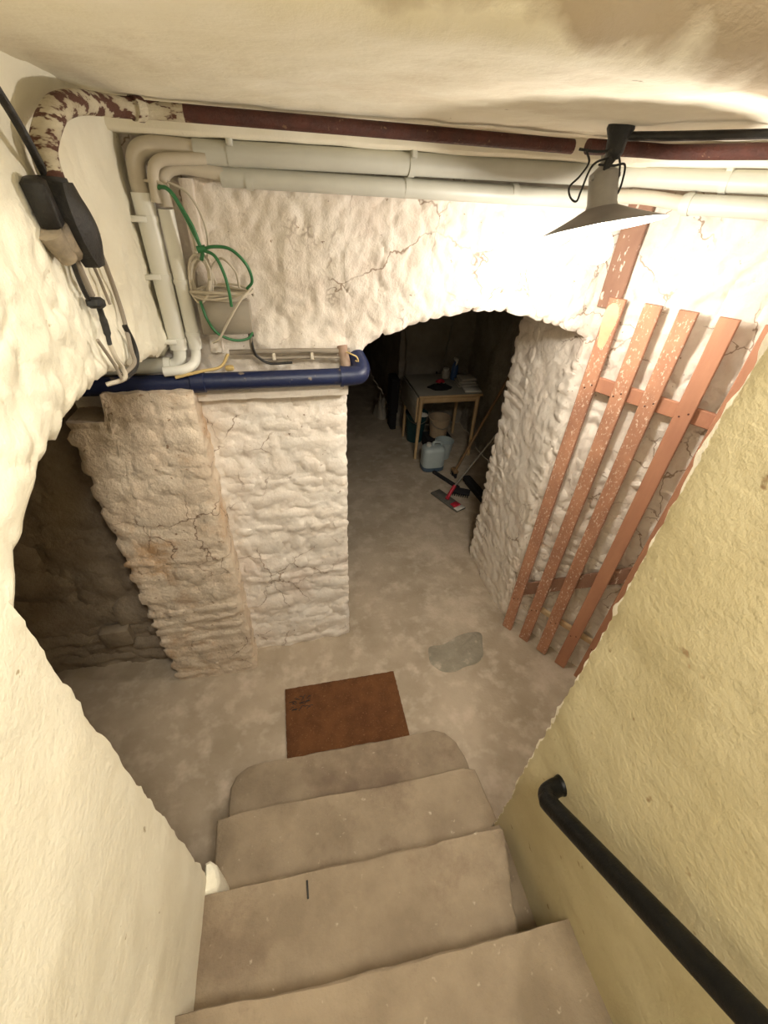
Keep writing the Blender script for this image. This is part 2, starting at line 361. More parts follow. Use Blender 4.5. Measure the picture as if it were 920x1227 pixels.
# front wall (faces the stairs), arched opening in it
def disp_front(p):
    e = 0.0
    if p[2] > 1.6: e = 0.0
    return rough(p, 1.0) - 0.0 + 0.045*max(0, (p[0]-1.0)/0.28)*0
mbw = MB()
colgrid(mbw, (0, YF, 0), (1, 0, 0), (0, -1, 0), -0.78, -0.40, 20, lambda u: -0.02, lambda u: 2.47, 60, disp_front, 0.45, jambs=(False, False), soffit=False)
colgrid(mbw, (0, YF, 0), (1, 0, 0), (0, -1, 0), -0.40, 0.23, 64, lambda u: -0.02, lambda u: 2.47, 240, disp_front, 0.59, jambs=(False, True), soffit=False, rag=0.008, jz=1.66)
def arch_lo(u):
    t = (u*15.5+0.35*math.sin(u*23)) % 1.0
    return lerp(ARCH, u) - 0.007*math.sin(PI*t) + (0.010*(0.5+0.5*math.sin(u*37)) if t < 0.10 else 0)
colgrid(mbw, (0, YF, 0), (1, 0, 0), (0, -1, 0), 0.23, 1.285, 150, arch_lo, lambda u: 2.47, 66, disp_front, 0.59, jambs=(False, False), rag=0.004)
wf = tag(obj('wall_front', mbw, M['white'], ang=60), 'rough whitewashed stone wall with a low arch facing the stairs', 'wall', kind='structure')
def dz(p): return rough(p, 0.8)
n1 = stones(wf, M['white'], (0, YF, 0), (1, 0, 0), (0, -1, 0), -0.33, 0.232, 0.0, 1.64, 0.10, 0.17, dz, 0.0035, seed=3)
# ledge of plaster under the blue pipe
mb = MB(); mb.grid([[Vector((x, YF-d, z+0.004*nz((x, d, z), 20))) for x in [-0.34+0.0285*i for i in range(21)]] for d, z in ((-.01, 1.672), (0.045, 1.668), (0.055, 1.655), (0.05, 1.63), (0.0, 1.615), (-.01, 1.61))], True)
obj('plaster_ledge', mb, M['white'], wf)
# right reveal of the arch, a thick stone jamb
mbj = MB()
def disp_rev(p): return rough(p, 0.6)
colgrid(mbj, (1.28, 0, 0), (0, 1, 0), (-1, 0, 0), 1.695, 2.30, 62, lambda u: -0.02, lambda u: 2.0, 190, disp_rev, 0.7, soffit=False, rag=0.014)
wj = tag(obj('wall_jamb', mbj, M['white'], ang=60), 'thick rounded whitewashed stone jamb on the right of the arch', 'wall', kind='structure')
n2 = stones(wj, M['white'], (1.28, 0, 0), (0, 1, 0), (-1, 0, 0), 2.06, 2.315, 0.01, 1.97, 0.085, 0.14, disp_rev, 0.003, seed=5)
n2 += stones(wj, M['white'], (1.28, 0, 0), (0, 1, 0), (-1, 0, 0), 1.692, 1.80, 0.01, 1.80, 0.075, 0.10, disp_rev, 0.002, seed=15)
# diagonal wall behind the battens
T = Vector((0.535, -0.845, 0)); ND = Vector((-0.845, -0.535, 0))
mbd = MB()
def disp_diag(p):
    return rough(p, 1.0)-0.012*max(0, 1-abs(nz((p[0], p[1], p[2]*0.35), 9, 11))*14)
colgrid(mbd, (1.28, 1.70, 0), T, ND, 0.0, 0.75, 84, lambda u: -0.02, lambda u: 2.47, 240, disp_diag, 0.3, jambs=(False, False), soffit=False)
colgrid(mbd, (1.28, 1.70, 0), T, ND, 0.75, 1.9, 24, lambda u: -0.02, lambda u: 2.47, 50, disp_diag, 0.3, jambs=(False, False), soffit=False)
wd = tag(obj('wall_right', mbd, M['white'], ang=60), 'rough whitewashed slanting wall behind the upright battens', 'wall', kind='structure')
n3 = stones(wd, M['white'], (1.28, 1.70, 0), T, ND, 0.0, 0.62, 0.01, 1.30, 0.10, 0.17, disp_diag, 0.004, seed=8)
# lintel band under the ceiling, above the ducts
mb = MB()
def band(P0, P1, n):
    P0 = Vector(P0); P1 = Vector(P1); NN = Vector((n[0], n[1], 0)); prof = ((-0.02, 2.392), (0.10, 2.394), (0.108, 2.402), (0.108, 2.46), (-0.02, 2.46)); k = 60
    mb.grid([[P0.lerp(P1, i/k)+NN*(d+0.003*nz(P0.lerp(P1, i/k)+Vector((0, 0, z)), 14))+Vector((0, 0, z+0.004*nz(P0.lerp(P1, i/k), 8))) for i in range(k+1)] for d, z in prof], True)
band((-0.42, 1.70, 0), (1.28, 1.70, 0), (0, -1)); band((1.22, 1.70, 0), (2.1, 0.4, 0), ND)
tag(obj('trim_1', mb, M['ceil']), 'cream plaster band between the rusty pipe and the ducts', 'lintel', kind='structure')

# stained stone pier on the left
mbp = MB()
def disp_pier(p): return rough(p, 0.75)
def pier_hi(u): return lerp([(-0.79, 1.60), (-0.645, 1.60), (-0.635, 1.70), (-0.33, 1.70)], u) + 0.006*nz((u, 0, 0), 30)
colgrid(mbp, (0, 1.56, 0), (1, 0, 0), (0, -1, 0), -0.775, -0.34, 46, lambda u: -0.02, pier_hi, 180, disp_pier, 0.16, soffit=False, rag=0.007, topcap=True, edge_round=0.012)
wp = tag(obj('stone_pier', mbp, M['pier'], ang=60), 'stained stone pier projecting from the wall under the blue pipe', 'pier', kind='structure')
n4 = stones(wp, M['pier'], (0, 1.56, 0), (1, 0, 0), (0, -1, 0), -0.79, -0.345, 0.0, 1.58, 0.11, 0.19, disp_pier, 0.004, seed=21)
# left stair wall with arched doorway to the side cellar
LAR = [(0.483, 1.795), (0.513, 1.83), (0.556, 1.858), (0.59, 1.872), (0.62, 1.876), (0.65, 1.907), (0.714, 1.922), (0.811, 1.93), (0.926, 1.94), (1.07, 1.934), (1.26, 1.905), (1.45, 1.865), (1.60, 1.825), (1.72, 1.80)]
def disp_left(p):
    a = max(0.0, min(1.0, (p[1]-0.40)/0.30))*max(0, min(1, 1.35-(p[2]-1.93)*2.2))
    return plaster(p, 1.2)*(1-a*.5) + rough(p, 0.8)*a
mbl = MB()
def left_base(u): return -0.02
colgrid(mbl, (XL, 0, 0), (0, 1, 0), (1, 0, 0), -1.5, 0.483, 110, left_base, lambda u: 3.3 if u < -0.2 else 3.3-(u+0.2)*1.17, 170, disp_left, 0.36, jambs=(False, True), soffit=False, rag=0.007, edge_round=0.006, jz=1.785)
def lhi(u): return 2.50
def larch(u):
    t = (u*14.0+0.3) % 1.0
    return lerp(LAR, u) - 0.012*math.sin(PI*t)
colgrid(mbl, (XL, 0, 0), (0, 1, 0), (1, 0, 0), 0.483, 1.72, 130, larch, lhi, 66, disp_left, 0.36, jambs=(False, False), rag=0.014, edge_round=0.02)
wl = tag(obj('wall_left', mbl, M['cream'], ang=60), 'cream plastered left stair wall ending at a ragged doorway', 'wall', kind='structure')
# right stair wall (ochre) ending in a chipped vertical edge
def disp_right(p): return plaster(p, 1.3)
mbr = MB()
colgrid(mbr, (XR, 0, 0), (0, 1, 0), (-1, 0, 0), -1.5, 0.472, 130, lambda u: -0.02, lambda u: 3.3 if u < -0.2 else 3.3-(u+0.2)*1.17, 240, disp_right, 0.22, jambs=(False, True), soffit=False, rag=0.010, edge_round=0.004)
tag(obj('wall_stair', mbr, M['ochre'], ang=60), 'ochre plastered right stair wall with a chipped white edge', 'wall', kind='structure')

# ceiling: flat over the landing, rising with the stairs towards the viewer
def ceil_z(x, y):
    e = 0.80 - 0.10*min(1, max(0, (0.5-x)/0.8)) + 0.03*nz((x, 0, 0), 4)
    z = CZ + 0.006*nz((x, y, 0), 4)+0.004*nz((x, y, 0), 13, 3)
    d = e-y
    if d > 0: z += 0.95*(d*d/(d+0.06))
    return z
mb = MB()
mb.grid([[Vector((x, y, ceil_z(x, y))) for x in [-0.8+0.02*i for i in range(151)]] for y in [-0.9+0.02*j for j in range(132)]], True)
mb.add([(-0.8, -1.5, 4.2), (2.2, -1.5, 4.2), (2.2, -0.9, ceil_z(1, -.9)), (-0.8, -0.9, ceil_z(0, -.9))], [(0, 1, 2, 3)])
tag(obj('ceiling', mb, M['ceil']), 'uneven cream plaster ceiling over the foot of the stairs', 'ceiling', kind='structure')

# side cellar at the left
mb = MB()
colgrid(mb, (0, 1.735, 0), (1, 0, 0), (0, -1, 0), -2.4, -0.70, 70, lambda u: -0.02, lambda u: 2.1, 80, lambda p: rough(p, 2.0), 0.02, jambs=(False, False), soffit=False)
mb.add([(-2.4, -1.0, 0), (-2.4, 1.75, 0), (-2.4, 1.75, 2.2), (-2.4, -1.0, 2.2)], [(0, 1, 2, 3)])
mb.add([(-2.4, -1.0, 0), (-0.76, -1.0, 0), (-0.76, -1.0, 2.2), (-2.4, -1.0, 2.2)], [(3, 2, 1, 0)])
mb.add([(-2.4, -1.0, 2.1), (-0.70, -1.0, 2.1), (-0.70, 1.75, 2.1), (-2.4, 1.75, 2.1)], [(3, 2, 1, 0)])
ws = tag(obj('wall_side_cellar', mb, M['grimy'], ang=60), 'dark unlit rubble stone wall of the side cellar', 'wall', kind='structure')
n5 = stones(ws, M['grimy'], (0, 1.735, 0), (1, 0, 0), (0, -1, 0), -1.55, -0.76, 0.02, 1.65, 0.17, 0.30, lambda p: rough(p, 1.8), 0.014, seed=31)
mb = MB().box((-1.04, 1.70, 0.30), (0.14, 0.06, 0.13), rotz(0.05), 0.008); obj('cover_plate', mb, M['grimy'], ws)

# rear cellar beyond the arch
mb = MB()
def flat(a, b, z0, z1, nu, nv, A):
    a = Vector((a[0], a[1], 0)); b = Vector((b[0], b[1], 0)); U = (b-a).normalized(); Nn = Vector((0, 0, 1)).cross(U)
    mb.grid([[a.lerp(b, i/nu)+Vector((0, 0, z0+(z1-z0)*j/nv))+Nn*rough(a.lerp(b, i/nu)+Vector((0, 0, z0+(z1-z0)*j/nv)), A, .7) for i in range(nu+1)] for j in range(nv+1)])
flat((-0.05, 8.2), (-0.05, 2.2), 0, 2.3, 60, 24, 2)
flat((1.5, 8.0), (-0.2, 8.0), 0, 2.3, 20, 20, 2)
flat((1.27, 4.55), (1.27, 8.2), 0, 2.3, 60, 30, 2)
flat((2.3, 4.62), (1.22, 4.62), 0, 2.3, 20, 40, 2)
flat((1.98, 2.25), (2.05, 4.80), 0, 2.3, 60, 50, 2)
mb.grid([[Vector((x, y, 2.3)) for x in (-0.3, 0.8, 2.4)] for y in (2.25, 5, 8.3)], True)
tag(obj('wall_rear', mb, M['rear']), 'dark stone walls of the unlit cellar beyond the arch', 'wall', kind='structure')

# staircase: five stone steps
st = thing('staircase', 'worn stone stair leading down to the cellar floor', 'stairs', (0.1, 0.4, 0), kind='structure')
def step(pts, z0, z1, seed):
    n = len(pts); mb = MB(); P = [Vector((x, y, 0)) for x, y in pts]; c = sum(P, Vector())/n
    fine = []
    for i in range(n):
        a, b = P[i], P[(i+1) % n]; k = max(1, int((b-a).length/0.03))
        fine += [a.lerp(b, t/k) for t in range(k)]
    m_ = len(fine)
    def ringz(z, ins, amp): 
        out = []
        for p in fine:
            d = (c-p); d = d.normalized()*ins if d.length > 0 else d
            out.append(Vector((p.x+d.x, p.y+d.y, z))+Vector((nz(p, 16, seed), nz(p, 17, seed+1), 0.5*nz(p, 9, seed+2)))*amp)
        return out
    R = [ringz(z0, 0.0, 0.0), ringz(z1-0.02, 0.0, 0.005), ringz(z1-0.006, 0.003, 0.006), ringz(z1, 0.011, 0.005)]
    # inner top as a fan of shrinking rings
    top = R[-1]
    for s in (0.85, 0.6, 0.3):
        R.append([Vector((c.x+(p.x-c.x)*s, c.y+(p.y-c.y)*s, z1+0.003*nz(p*s, 8, seed)-0.002)) for p in top])
    vs = [p for r in R for p in r]+[Vector((c.x, c.y, z1-0.002))]
    fs = [(k*m_+i, k*m_+(i+1) % m_, (k+1)*m_+(i+1) % m_, (k+1)*m_+i) for k in range(len(R)-1) for i in range(m_)]
    b = (len(R)-1)*m_; fs += [(b+i, b+(i+1) % m_, len(vs)-1) for i in range(m_)]
    mb.add(vs, fs); return mb
S1 = [(-0.414, 0.45), (0.655, 0.45), (0.660, 0.72), (0.650, 0.80), (0.632, 0.86), (0.592, 0.915), (0.543, 0.94), (0.25, 0.942), (-0.195, 0.945), (-0.300, 0.945), (-0.345, 0.935), (-0.395, 0.905), (-0.418, 0.862)]
S2 = [(-0.424, 0.20), (0.60, 0.20), (0.612, 0.46), (0.640, 0.475), (0.634, 0.56), (0.62, 0.668), (0.578, 0.684), (0.1, 0.690), (-0.30, 0.702), (-0.424, 0.690)]
S3 = [(-0.41, -0.05), (0.515, -0.05), (0.521, 0.15), (0.590, 0.405), (0.585, 0.414), (0.1, 0.420), (-0.2, 0.428), (-0.41, 0.430)]
S4 = [(-0.41, -0.30), (0.64, -0.30), (0.64, 0.137), (0.376, 0.142), (0.0, 0.152), (-0.25, 0.165), (-0.41, 0.175)]
S5 = [(-0.41, -0.60), (0.64, -0.60), (0.64, -0.16), (-0.41, -0.13)]
S6 = [(-0.41, -1.5), (0.64, -1.5), (0.64, -0.45), (-0.41, -0.42)]
for i, (sp, z) in enumerate(((S1, .18), (S2, .36), (S3, .54), (S4, .72), (S5, .90), (S6, 1.08))):
    obj('step', step(sp, max(0, z-0.18)-0.0, z, i*5+1), M['step'], st, ang=50)
fp = [(-0.41, 0.425), (-0.362, 0.427), (-0.356, 0.448), (-0.362, 0.475), (-0.375, 0.50), (-0.395, 0.515), (-0.41, 0.51)]
ft = obj('plaster_foot', step(fp, 0.36, 0.545, 77), M['cream'], st, ang=50)
# rough filling under the third step, seen in the gap at the wall
mb = MB().box((0.57, 0.20, 0.21), (0.12, 0.50, 0.42), None, 0.01); obj('mortar_fill', mb, M['step'], st)

# ================================================================== THINGS
# doormat
dm = thing('doormat', 'brown coir doormat lying at the foot of the stairs', 'doormat', (0.13, 1.19, 0.0))
mb = MB(); x0, x1, y0, y1 = -0.182, 0.450, 0.985, 1.390; nx, ny = 60, 38
rows = []
for j in range(ny+1):
    r = []
    for i in range(nx+1):
        x = x0+(x1-x0)*i/nx; y = y0+(y1-y0)*j/ny; e = min(i, nx-i, j, ny-j)
        z = 0.021+0.0018*nz((x, y, 0), 130)+0.001*nz((x, y, 0), 25); z = z if e > 0 else 0.014
        r.append(Vector((x+(0.003*nz((x, y, 0), 60) if e == 0 else 0), y+(0.003*nz((x, y, 1), 60) if e == 0 else 0), z)))
    rows.append(r)
mb.grid(rows)
per = [rows[0][i] for i in range(nx+1)]+[rows[j][nx] for j in range(1, ny+1)]+[rows[ny][i] for i in range(nx-1, -1, -1)]+[rows[j][0] for j in range(ny-1, 0, -1)]
k = len(per); mb.add(per+[Vector((p.x, p.y, 0.003)) for p in per], [(i, i+k, (i+1) % k+k, (i+1) % k) for i in range(k)])
obj('pile', mb, M['coir'], dm, ang=80)
# the worn dark mark in its corner
mb = MB(); rnd = random.Random(4)
for i in range(26):
    cx, cy = -0.155+rnd.uniform(0, 0.11), 1.245+rnd.uniform(0, 0.085); a = rnd.uniform(-.5, .9)
    pts = [(cx-0.012*math.cos(a), cy-0.012*math.sin(a), 0.0225), (cx, cy+0.004, 0.0235), (cx+0.012*math.cos(a), cy+0.012*math.sin(a), 0.0225)]
    mb.tube(spline(pts, 3), 0.0016, 5)
obj('worn_mark', mb, M['tar'], dm)

# handrail
hr = thing('handrail', 'black round metal handrail on the ochre stair wall', 'handrail', (0.62, 0.355, 1.03))
d0 = Vector((0.552, 0.305, 1.07)); d1 = Vector((0.552, -0.059, 1.389)); dd = (d1-d0)
path = spline([(0.625, 0.352, 1.035), (0.600, 0.350, 1.035), (0.570, 0.340, 1.042), (0.555, 0.320, 1.058), d0, d0+dd*0.3, d1, d0+dd*2.4, d0+dd*3.3], 8)
obj('rail', MB().tube(path, 0.0235, 20), M['rail'], hr)
obj('wall_flange', MB().lathe([(0.0, 0.012), (0.024, 0.011), (0.0265, 0.004), (0.0265, -0.01)], (0.622, 0.352, 1.035), 16, Matrix.Rotation(-PI/2, 3, 'Y')), M['rail'], hr)

# batten rack
def on_rack(t, off, z): return Vector((1.277, 1.573, 0))+T*t-ND*off+Vector((0, 0, z))
Rr = Matrix((T, -ND, Vector((0, 0, 1)))).transposed()
rk = thing('batten_rack', 'upright rack of reddish wooden battens against the slanting wall', 'wooden rack', on_rack(0.24, 0, 0))
def batten(a, b, wdt, th, m, name, parent, bend=0.0, mend=None):
    a = Vector(a); b = Vector(b); ax = (b-a).normalized(); L = (b-a).length
    side = ND.cross(ax).normalized(); R = Matrix((side, -ND, ax)).transposed()
    mb = MB(); k = 14; ch = 0.003; vs = []; prof = [(-wdt/2+ch, -th/2), (wdt/2-ch, -th/2), (wdt/2, -th/2+ch), (wdt/2, th/2-ch), (wdt/2-ch, th/2), (-wdt/2+ch, th/2), (-wdt/2, th/2-ch), (-wdt/2, -th/2+ch)]
    for i in range(k+1):
        s = i/k; o = bend*4*s*(1-s)
        for (x, y) in prof:
            p = a+ax*L*s; vs.append(p+R @ Vector((x+o+0.0012*nz(p, 6), y, 0)))
    fs = [(i*8+j, i*8+(j+1) % 8, (i+1)*8+(j+1) % 8, (i+1)*8+j) for i in range(k) for j in range(8)]+[tuple(range(7, -1, -1)), tuple(range(k*8, k*8+8))]
    mb.add(vs, fs)
    return obj(name, mb, m, parent, smooth=False)
slats = []
for i, (tb, tt) in enumerate(((-0.005, -0.007), (0.120, 0.124), (0.248, 0.243), (0.375, 0.370), (0.500, 0.500))):
    s = batten(on_rack(tb, 0.0, 0.004), on_rack(tt, 0.0, 2.0), 0.062, 0.024, M['wood'] if i < 3 else M['woodclean'], 'slat', rk, bend=(0.004, -0.003, 0.003, -0.004, 0)[i])
    if i >= 3: s['label'] = 'cleaner orange slat with a paint-chipped top end'
    slats.append(s)
    for z in (1.655, 0.29):
        for dx in (-.013, .013):
            p = on_rack(tb+dx, -0.0125, z+dx*.7); obj('nail', MB().lathe([(0, .0022), (.0035, .0015), (.0038, -.001)], p, 8, Matrix((T, Vector((0, 0, 1)), ND)).transposed()), M['rust'], s)
batten(on_rack(-0.04, 0.0235, 1.665), on_rack(0.56, 0.0235, 1.648), 0.062, 0.020, M['woodclean'], 'crossbar', rk)
b2 = batten(on_rack(-0.01, 0.0235, 0.345), on_rack(0.56, 0.0235, 0.93), 0.075, 0.018, M['board'], 'diagonal_brace', rk); b2['label'] = 'darker skewed brace board'
b3 = batten(on_rack(0.10, 0.0450, 0.275), on_rack(0.56, 0.0450, 0.275), 0.035, 0.022, M['woodend'], 'crossbar', rk); b3['label'] = 'pale narrow lower crossbar'
# whitewash splashes on the top ends of slats (paint flakes with thickness)
for (t, z, wd_, hh, off) in ((-0.010, 1.90, 0.052, 0.10, 0),):
    mb = MB(); c = on_rack(t, -0.0128, z); pts = []
    for k in range(16):
        a = 2*PI*k/16; pts.append(c+T*(wd_/2*math.cos(a)*(1+.2*math.sin(3*a)))+Vector((0, 0, hh*math.sin(a)*(1+.15*math.cos(2*a)))))
    mb.add([c+ND*0.001]+pts, [(0, 1+k, 1+(k+1) % 16) for k in range(16)]); obj('paint_splash', mb, M['woodend'], slats[0])
# board in the corner above the rack
cb = batten(Vector((1.28, 1.70, 0))+T*0.055+ND*0.028+Vector((0, 0, 1.955)), Vector((1.28, 1.70, 0))+T*0.055+ND*0.028+Vector((0, 0, 2.31)), 0.085, 0.022, M['board'], 'wooden_board', None)
tag(cb, 'dark weathered board standing in the wall corner behind the lamp shade', 'board')

# rusty pipe under the ceiling
rp = thing('rusty_pipe', 'rusty iron pipe running under the ceiling above the white ducts', 'pipe', (0.4, 1.5, 2.42))
main = [(-0.22, 1.50, 2.427), (0.2, 1.50, 2.425), (0.6, 1.50, 2.422), (0.80, 1.50, 2.421)]
obj('pipe', MB().tube(spline([(-0.19, 1.50, 2.427), (0.3, 1.5, 2.425), (0.88, 1.50, 2.421)], 10), 0.0175, 14), M['rust'], rp)
e1 = obj('pipe', MB().tube(spline([(-0.19, 1.50, 2.427), (-0.25, 1.497, 2.427), (-0.30, 1.485, 2.427)], 8), 0.0175, 14), M['rustpaint'], rp); e1['label'] = 'length with flaking white paint'
e2 = obj('elbow', MB().tube(spline([(-0.295, 1.485, 2.427), (-0.33, 1.45, 2.425), (-0.35, 1.36, 2.419), (-0.355, 1.24, 2.408), (-0.36, 1.14, 2.388), (-0.365, 1.07, 2.352), (-0.37, 1.045, 2.32), (-0.37, 1.045, 2.27)], 10), 0.020, 16), M['rustpaint'], rp); e2['label'] = 'paint-flaked bend turning down the left wall'
obj('pipe', MB().tube(spline([(0.93, 1.50, 2.424), (1.12, 1.50, 2.426), (1.21, 1.46, 2.424), (1.35, 1.24, 2.424), (1.55, 0.92, 2.424), (1.8, 0.52, 2.424)], 8), 0.019, 14), M['rust'], rp)
obj('clamp', MB().tube([(-0.30, 1.475, 2.427), (-0.285, 1.492, 2.427)], 0.0245, 16), M['rustpaint'], rp)

# white cable ducts
def strap(parent, c, r, ax, m=M['duct']):
    ax = Vector(ax).normalized(); mb = MB().tube([Vector(c)-ax*0.010, Vector(c)+ax*0.010], r, 18); return obj('strap', mb, m, parent)
YD = 1.655
du = thing('cable_duct', 'upper thick white duct running along under the plaster band', 'duct', (0.4, YD, 2.363), group='white ducts along the wall')
upath = [(-0.20, YD, 2.361), (0.4, YD, 2.364), (1.0, YD-.005, 2.366), (1.19, YD-.02, 2.366), (1.262, YD-.08, 2.366), (1.46, 1.30, 2.361), (1.80, 0.76, 2.361)]
obj('duct_cover', MB().tube(spline(upath, 10), 0.030, 20), M['duct'], du)
for x, y in ((-0.10, YD), (0.435, YD)): strap(du, (x, y, 2.363), 0.0325, (1, 0, 0))
strap(du, (1.385, 1.415, 2.362), 0.0345, T)
for x, y in ((-0.10, YD), (0.435, YD)): obj('bracket', MB().box((x, y-.012, 2.394), (0.018, 0.05, 0.035), None, .003), M['duct'], du)
obj('bracket', MB().box((1.385, 1.415, 2.395), (0.02, 0.05, 0.03), rotz(-1.0), .003), M['duct'], du)
h1 = obj('foam_hose', MB().tube(spline([(-0.17, YD, 2.361), (-0.24, YD-.003, 2.366), (-0.315, YD-.006, 2.366), (-0.352, YD-.012, 2.345), (-0.362, YD-.012, 2.30), (-0.362, YD-.012, 2.24)], 10), 0.0245, 16), M['hose'], du); h1['label'] = 'beige hose bending down into the vertical duct'
obj('foam_hose', MB().tube(spline([(-0.17, YD-.02, 2.347), (-0.24, YD-.03, 2.342), (-0.29, YD-.035, 2.336), (-0.315, YD-.035, 2.31), (-0.322, YD-.035, 2.24)], 10), 0.015, 12), M['hose'], du)

dl = thing('cable_duct', 'lower white duct beneath the thicker one, from coiled cables to lamp', 'duct', (0.5, YD, 2.305), group='white ducts along the wall')
obj('duct_cover', MB().tube(spline([(-0.14, YD+.016, 2.309), (0.4, YD+.016, 2.304), (0.95, YD+.014, 2.300), (1.12, YD+.006, 2.301)], 8), 0.0268, 20), M['duct'], dl)
h2 = obj('foam_hose', MB().tube(spline([(-0.12, YD+.01, 2.312), (-0.18, YD+.005, 2.320), (-0.25, YD, 2.325), (-0.290, YD, 2.31), (-0.305, YD, 2.28), (-0.305, YD, 2.23)], 10), 0.0185, 14), M['hose'], dl); h2['label'] = 'beige hose bending down beside the green cable'
for x in (-0.06, 0.43, 0.8): strap(dl, (x, YD+.016, 2.305), 0.0285, (1, 0, 0))
dr = thing('cable_duct', 'short white duct and hose behind the lamp shade on the right', 'duct', (1.4, 1.4, 2.30), group='white ducts along the wall')
obj('foam_hose', MB().tube(spline([(1.10, YD, 2.305), (1.18, YD-.03, 2.312), (1.25, 1.57, 2.312), (1.32, 1.47, 2.300)], 8), 0.021, 14), M['hose'], dr)
obj('duct_cover', MB().tube(spline([(1.315, 1.485, 2.300), (1.45, 1.27, 2.299), (1.8, 0.71, 2.299)], 8), 0.0285, 18), M['duct'], dr)
strap(dr, (1.325, 1.468, 2.300), 0.032, T); strap(dr, (1.46, 1.255, 2.299), 0.031, T)

def oval(path, rx, ry, n=16):
    mb = MB(); P = [Vector(p) for p in path]; vs = []
    for i, p in enumerate(P):
        for j in range(n):
            a = 2*PI*j/n; ex = abs(math.cos(a))**.7*math.copysign(1, math.cos(a)); ey = abs(math.sin(a))**.7*math.copysign(1, math.sin(a))
            vs.append(p+Vector((rx*ex, ry*ey, 0)))
    fs = [(i*n+j, i*n+(j+1) % n, (i+1)*n+(j+1) % n, (i+1)*n+j) for i in range(len(P)-1) for j in range(n)]+[tuple(range(n-1, -1, -1)), tuple(range((len(P)-1)*n, len(P)*n))]
    return mb.add(vs, fs)
dv = thing('vertical_duct', 'white vertical duct beside the left wall, nearest the black box', 'duct', (-0.362, YD-.015, 1.80), group='vertical white ducts in the corner')
obj('duct_cover', oval([(-0.362, YD-.012, 2.262), (-0.362, YD-.012, 1.825)], 0.0285, 0.026), M['duct2'], dv)
for z in (2.20, 2.05, 1.855): 
    obj('clip', oval([(-0.362, YD-.012, z+.008), (-0.362, YD-.012, z-.008)], 0.031, 0.029), M['duct2'], dv)
    obj('clip_tab', MB().box((-0.385, YD-.04, z), (0.05, 0.008, 0.016), None, .002), M['duct2'], dv)
obj('foam_hose', MB().tube(spline([(-0.362, YD-.012, 1.84), (-0.363, YD-.012, 1.815), (-0.370, YD-.012, 1.788), (-0.395, YD-.012, 1.769), (-0.46, YD-.012, 1.766)], 8), 0.022, 14), M['duct2'], dv)
dv2 = thing('vertical_duct', 'slimmer white vertical duct, the one nearer the junction box', 'duct', (-0.308, YD-.01, 1.80), group='vertical white ducts in the corner')
obj('duct_cover', oval([(-0.308, YD-.008, 2.225), (-0.308, YD-.008, 1.825)], 0.0215, 0.022), M['duct2'], dv2)
obj('clip', oval([(-0.308, YD-.008, 2.04), (-0.308, YD-.008, 2.028)], 0.024, 0.025), M['duct2'], dv2)
obj('clip', oval([(-0.308, YD-.008, 1.88), (-0.308, YD-.008, 1.868)], 0.024, 0.025), M['duct2'], dv2)
obj('foam_hose', MB().tube(spline([(-0.31, YD-.010, 1.84), (-0.311, YD-.014, 1.805), (-0.322, YD-.03, 1.778), (-0.355, YD-.055, 1.766), (-0.42, YD-.06, 1.762)], 8), 0.0165, 14), M['duct2'], dv2)
dh = thing('cable_duct', 'short horizontal white duct above the left end of the blue pipe', 'duct', (-0.5, YD-.02, 1.715), group='white ducts along the wall')
obj('duct_cover', MB().tube([(-0.40, YD-.014, 1.768), (-0.72, YD-.014, 1.766)], 0.026, 18), M['duct'], dh); strap(dh, (-0.412, YD-.014, 1.768), 0.029, (1, 0, 0), M['duct2'])

# old plastered batten and dark chase in the corner beside the ducts
ob = MB(); rws = []
for j in range(40):
    z = 1.80+0.50*j/39
    rws.append([Vector((x+0.005*nz((x, 0, z), 18), YF-d-0.004*nz((x, 1, z), 25), z)) for x, d in ((-0.268, -.01), (-0.263, .022), (-0.245, .028), (-0.227, .022), (-0.222, -.01))])
ob.grid(rws); tag(obj('plastered_strip', ob, M['white']), 'vertical whitewashed strip behind the green cable', 'strip', kind='structure')

# blue pipe
bp_ = thing('blue_pipe', 'navy blue drain pipe lying on the ledge above the pier', 'pipe', (0, 1.62, 1.71))
obj('pipe', MB().tube([(-0.85, 1.62, 1.706), (-0.35, 1.62, 1.712), (0.235, 1.62, 1.716)], 0.0315, 24), M['blue'], bp_)
for x0_, x1_ in ((-0.36, -0.345), (-0.345, -0.295), (-0.295, -0.28)): pass
obj('collar', MB().tube([(-0.345, 1.62, 1.712), (-0.342, 1.62, 1.712), (-0.298, 1.62, 1.713), (-0.295, 1.62, 1.713)], [0.034, 0.038, 0.038, 0.034], 24), M['blue'], bp_)
obj('elbow', MB().tube(spline([(0.20, 1.62, 1.717), (0.245, 1.62, 1.718), (0.272, 1.628, 1.722), (0.280, 1.655, 1.74), (0.268, 1.70, 1.765)], 8), 0.0365, 24), M['blue'], bp_)
obj('elbow_rim', MB().tube([(0.196, 1.62, 1.716), (0.206, 1.62, 1.716)], 0.039, 24), M['blue'], bp_)
r_ = obj('riser', MB().tube(spline([(0.225, 1.66, 1.74), (0.215, 1.665, 1.79), (0.212, 1.675, 1.815)], 6), 0.020, 14), M['brownpipe'], bp_); r_['label'] = 'short brown riser behind the elbow'
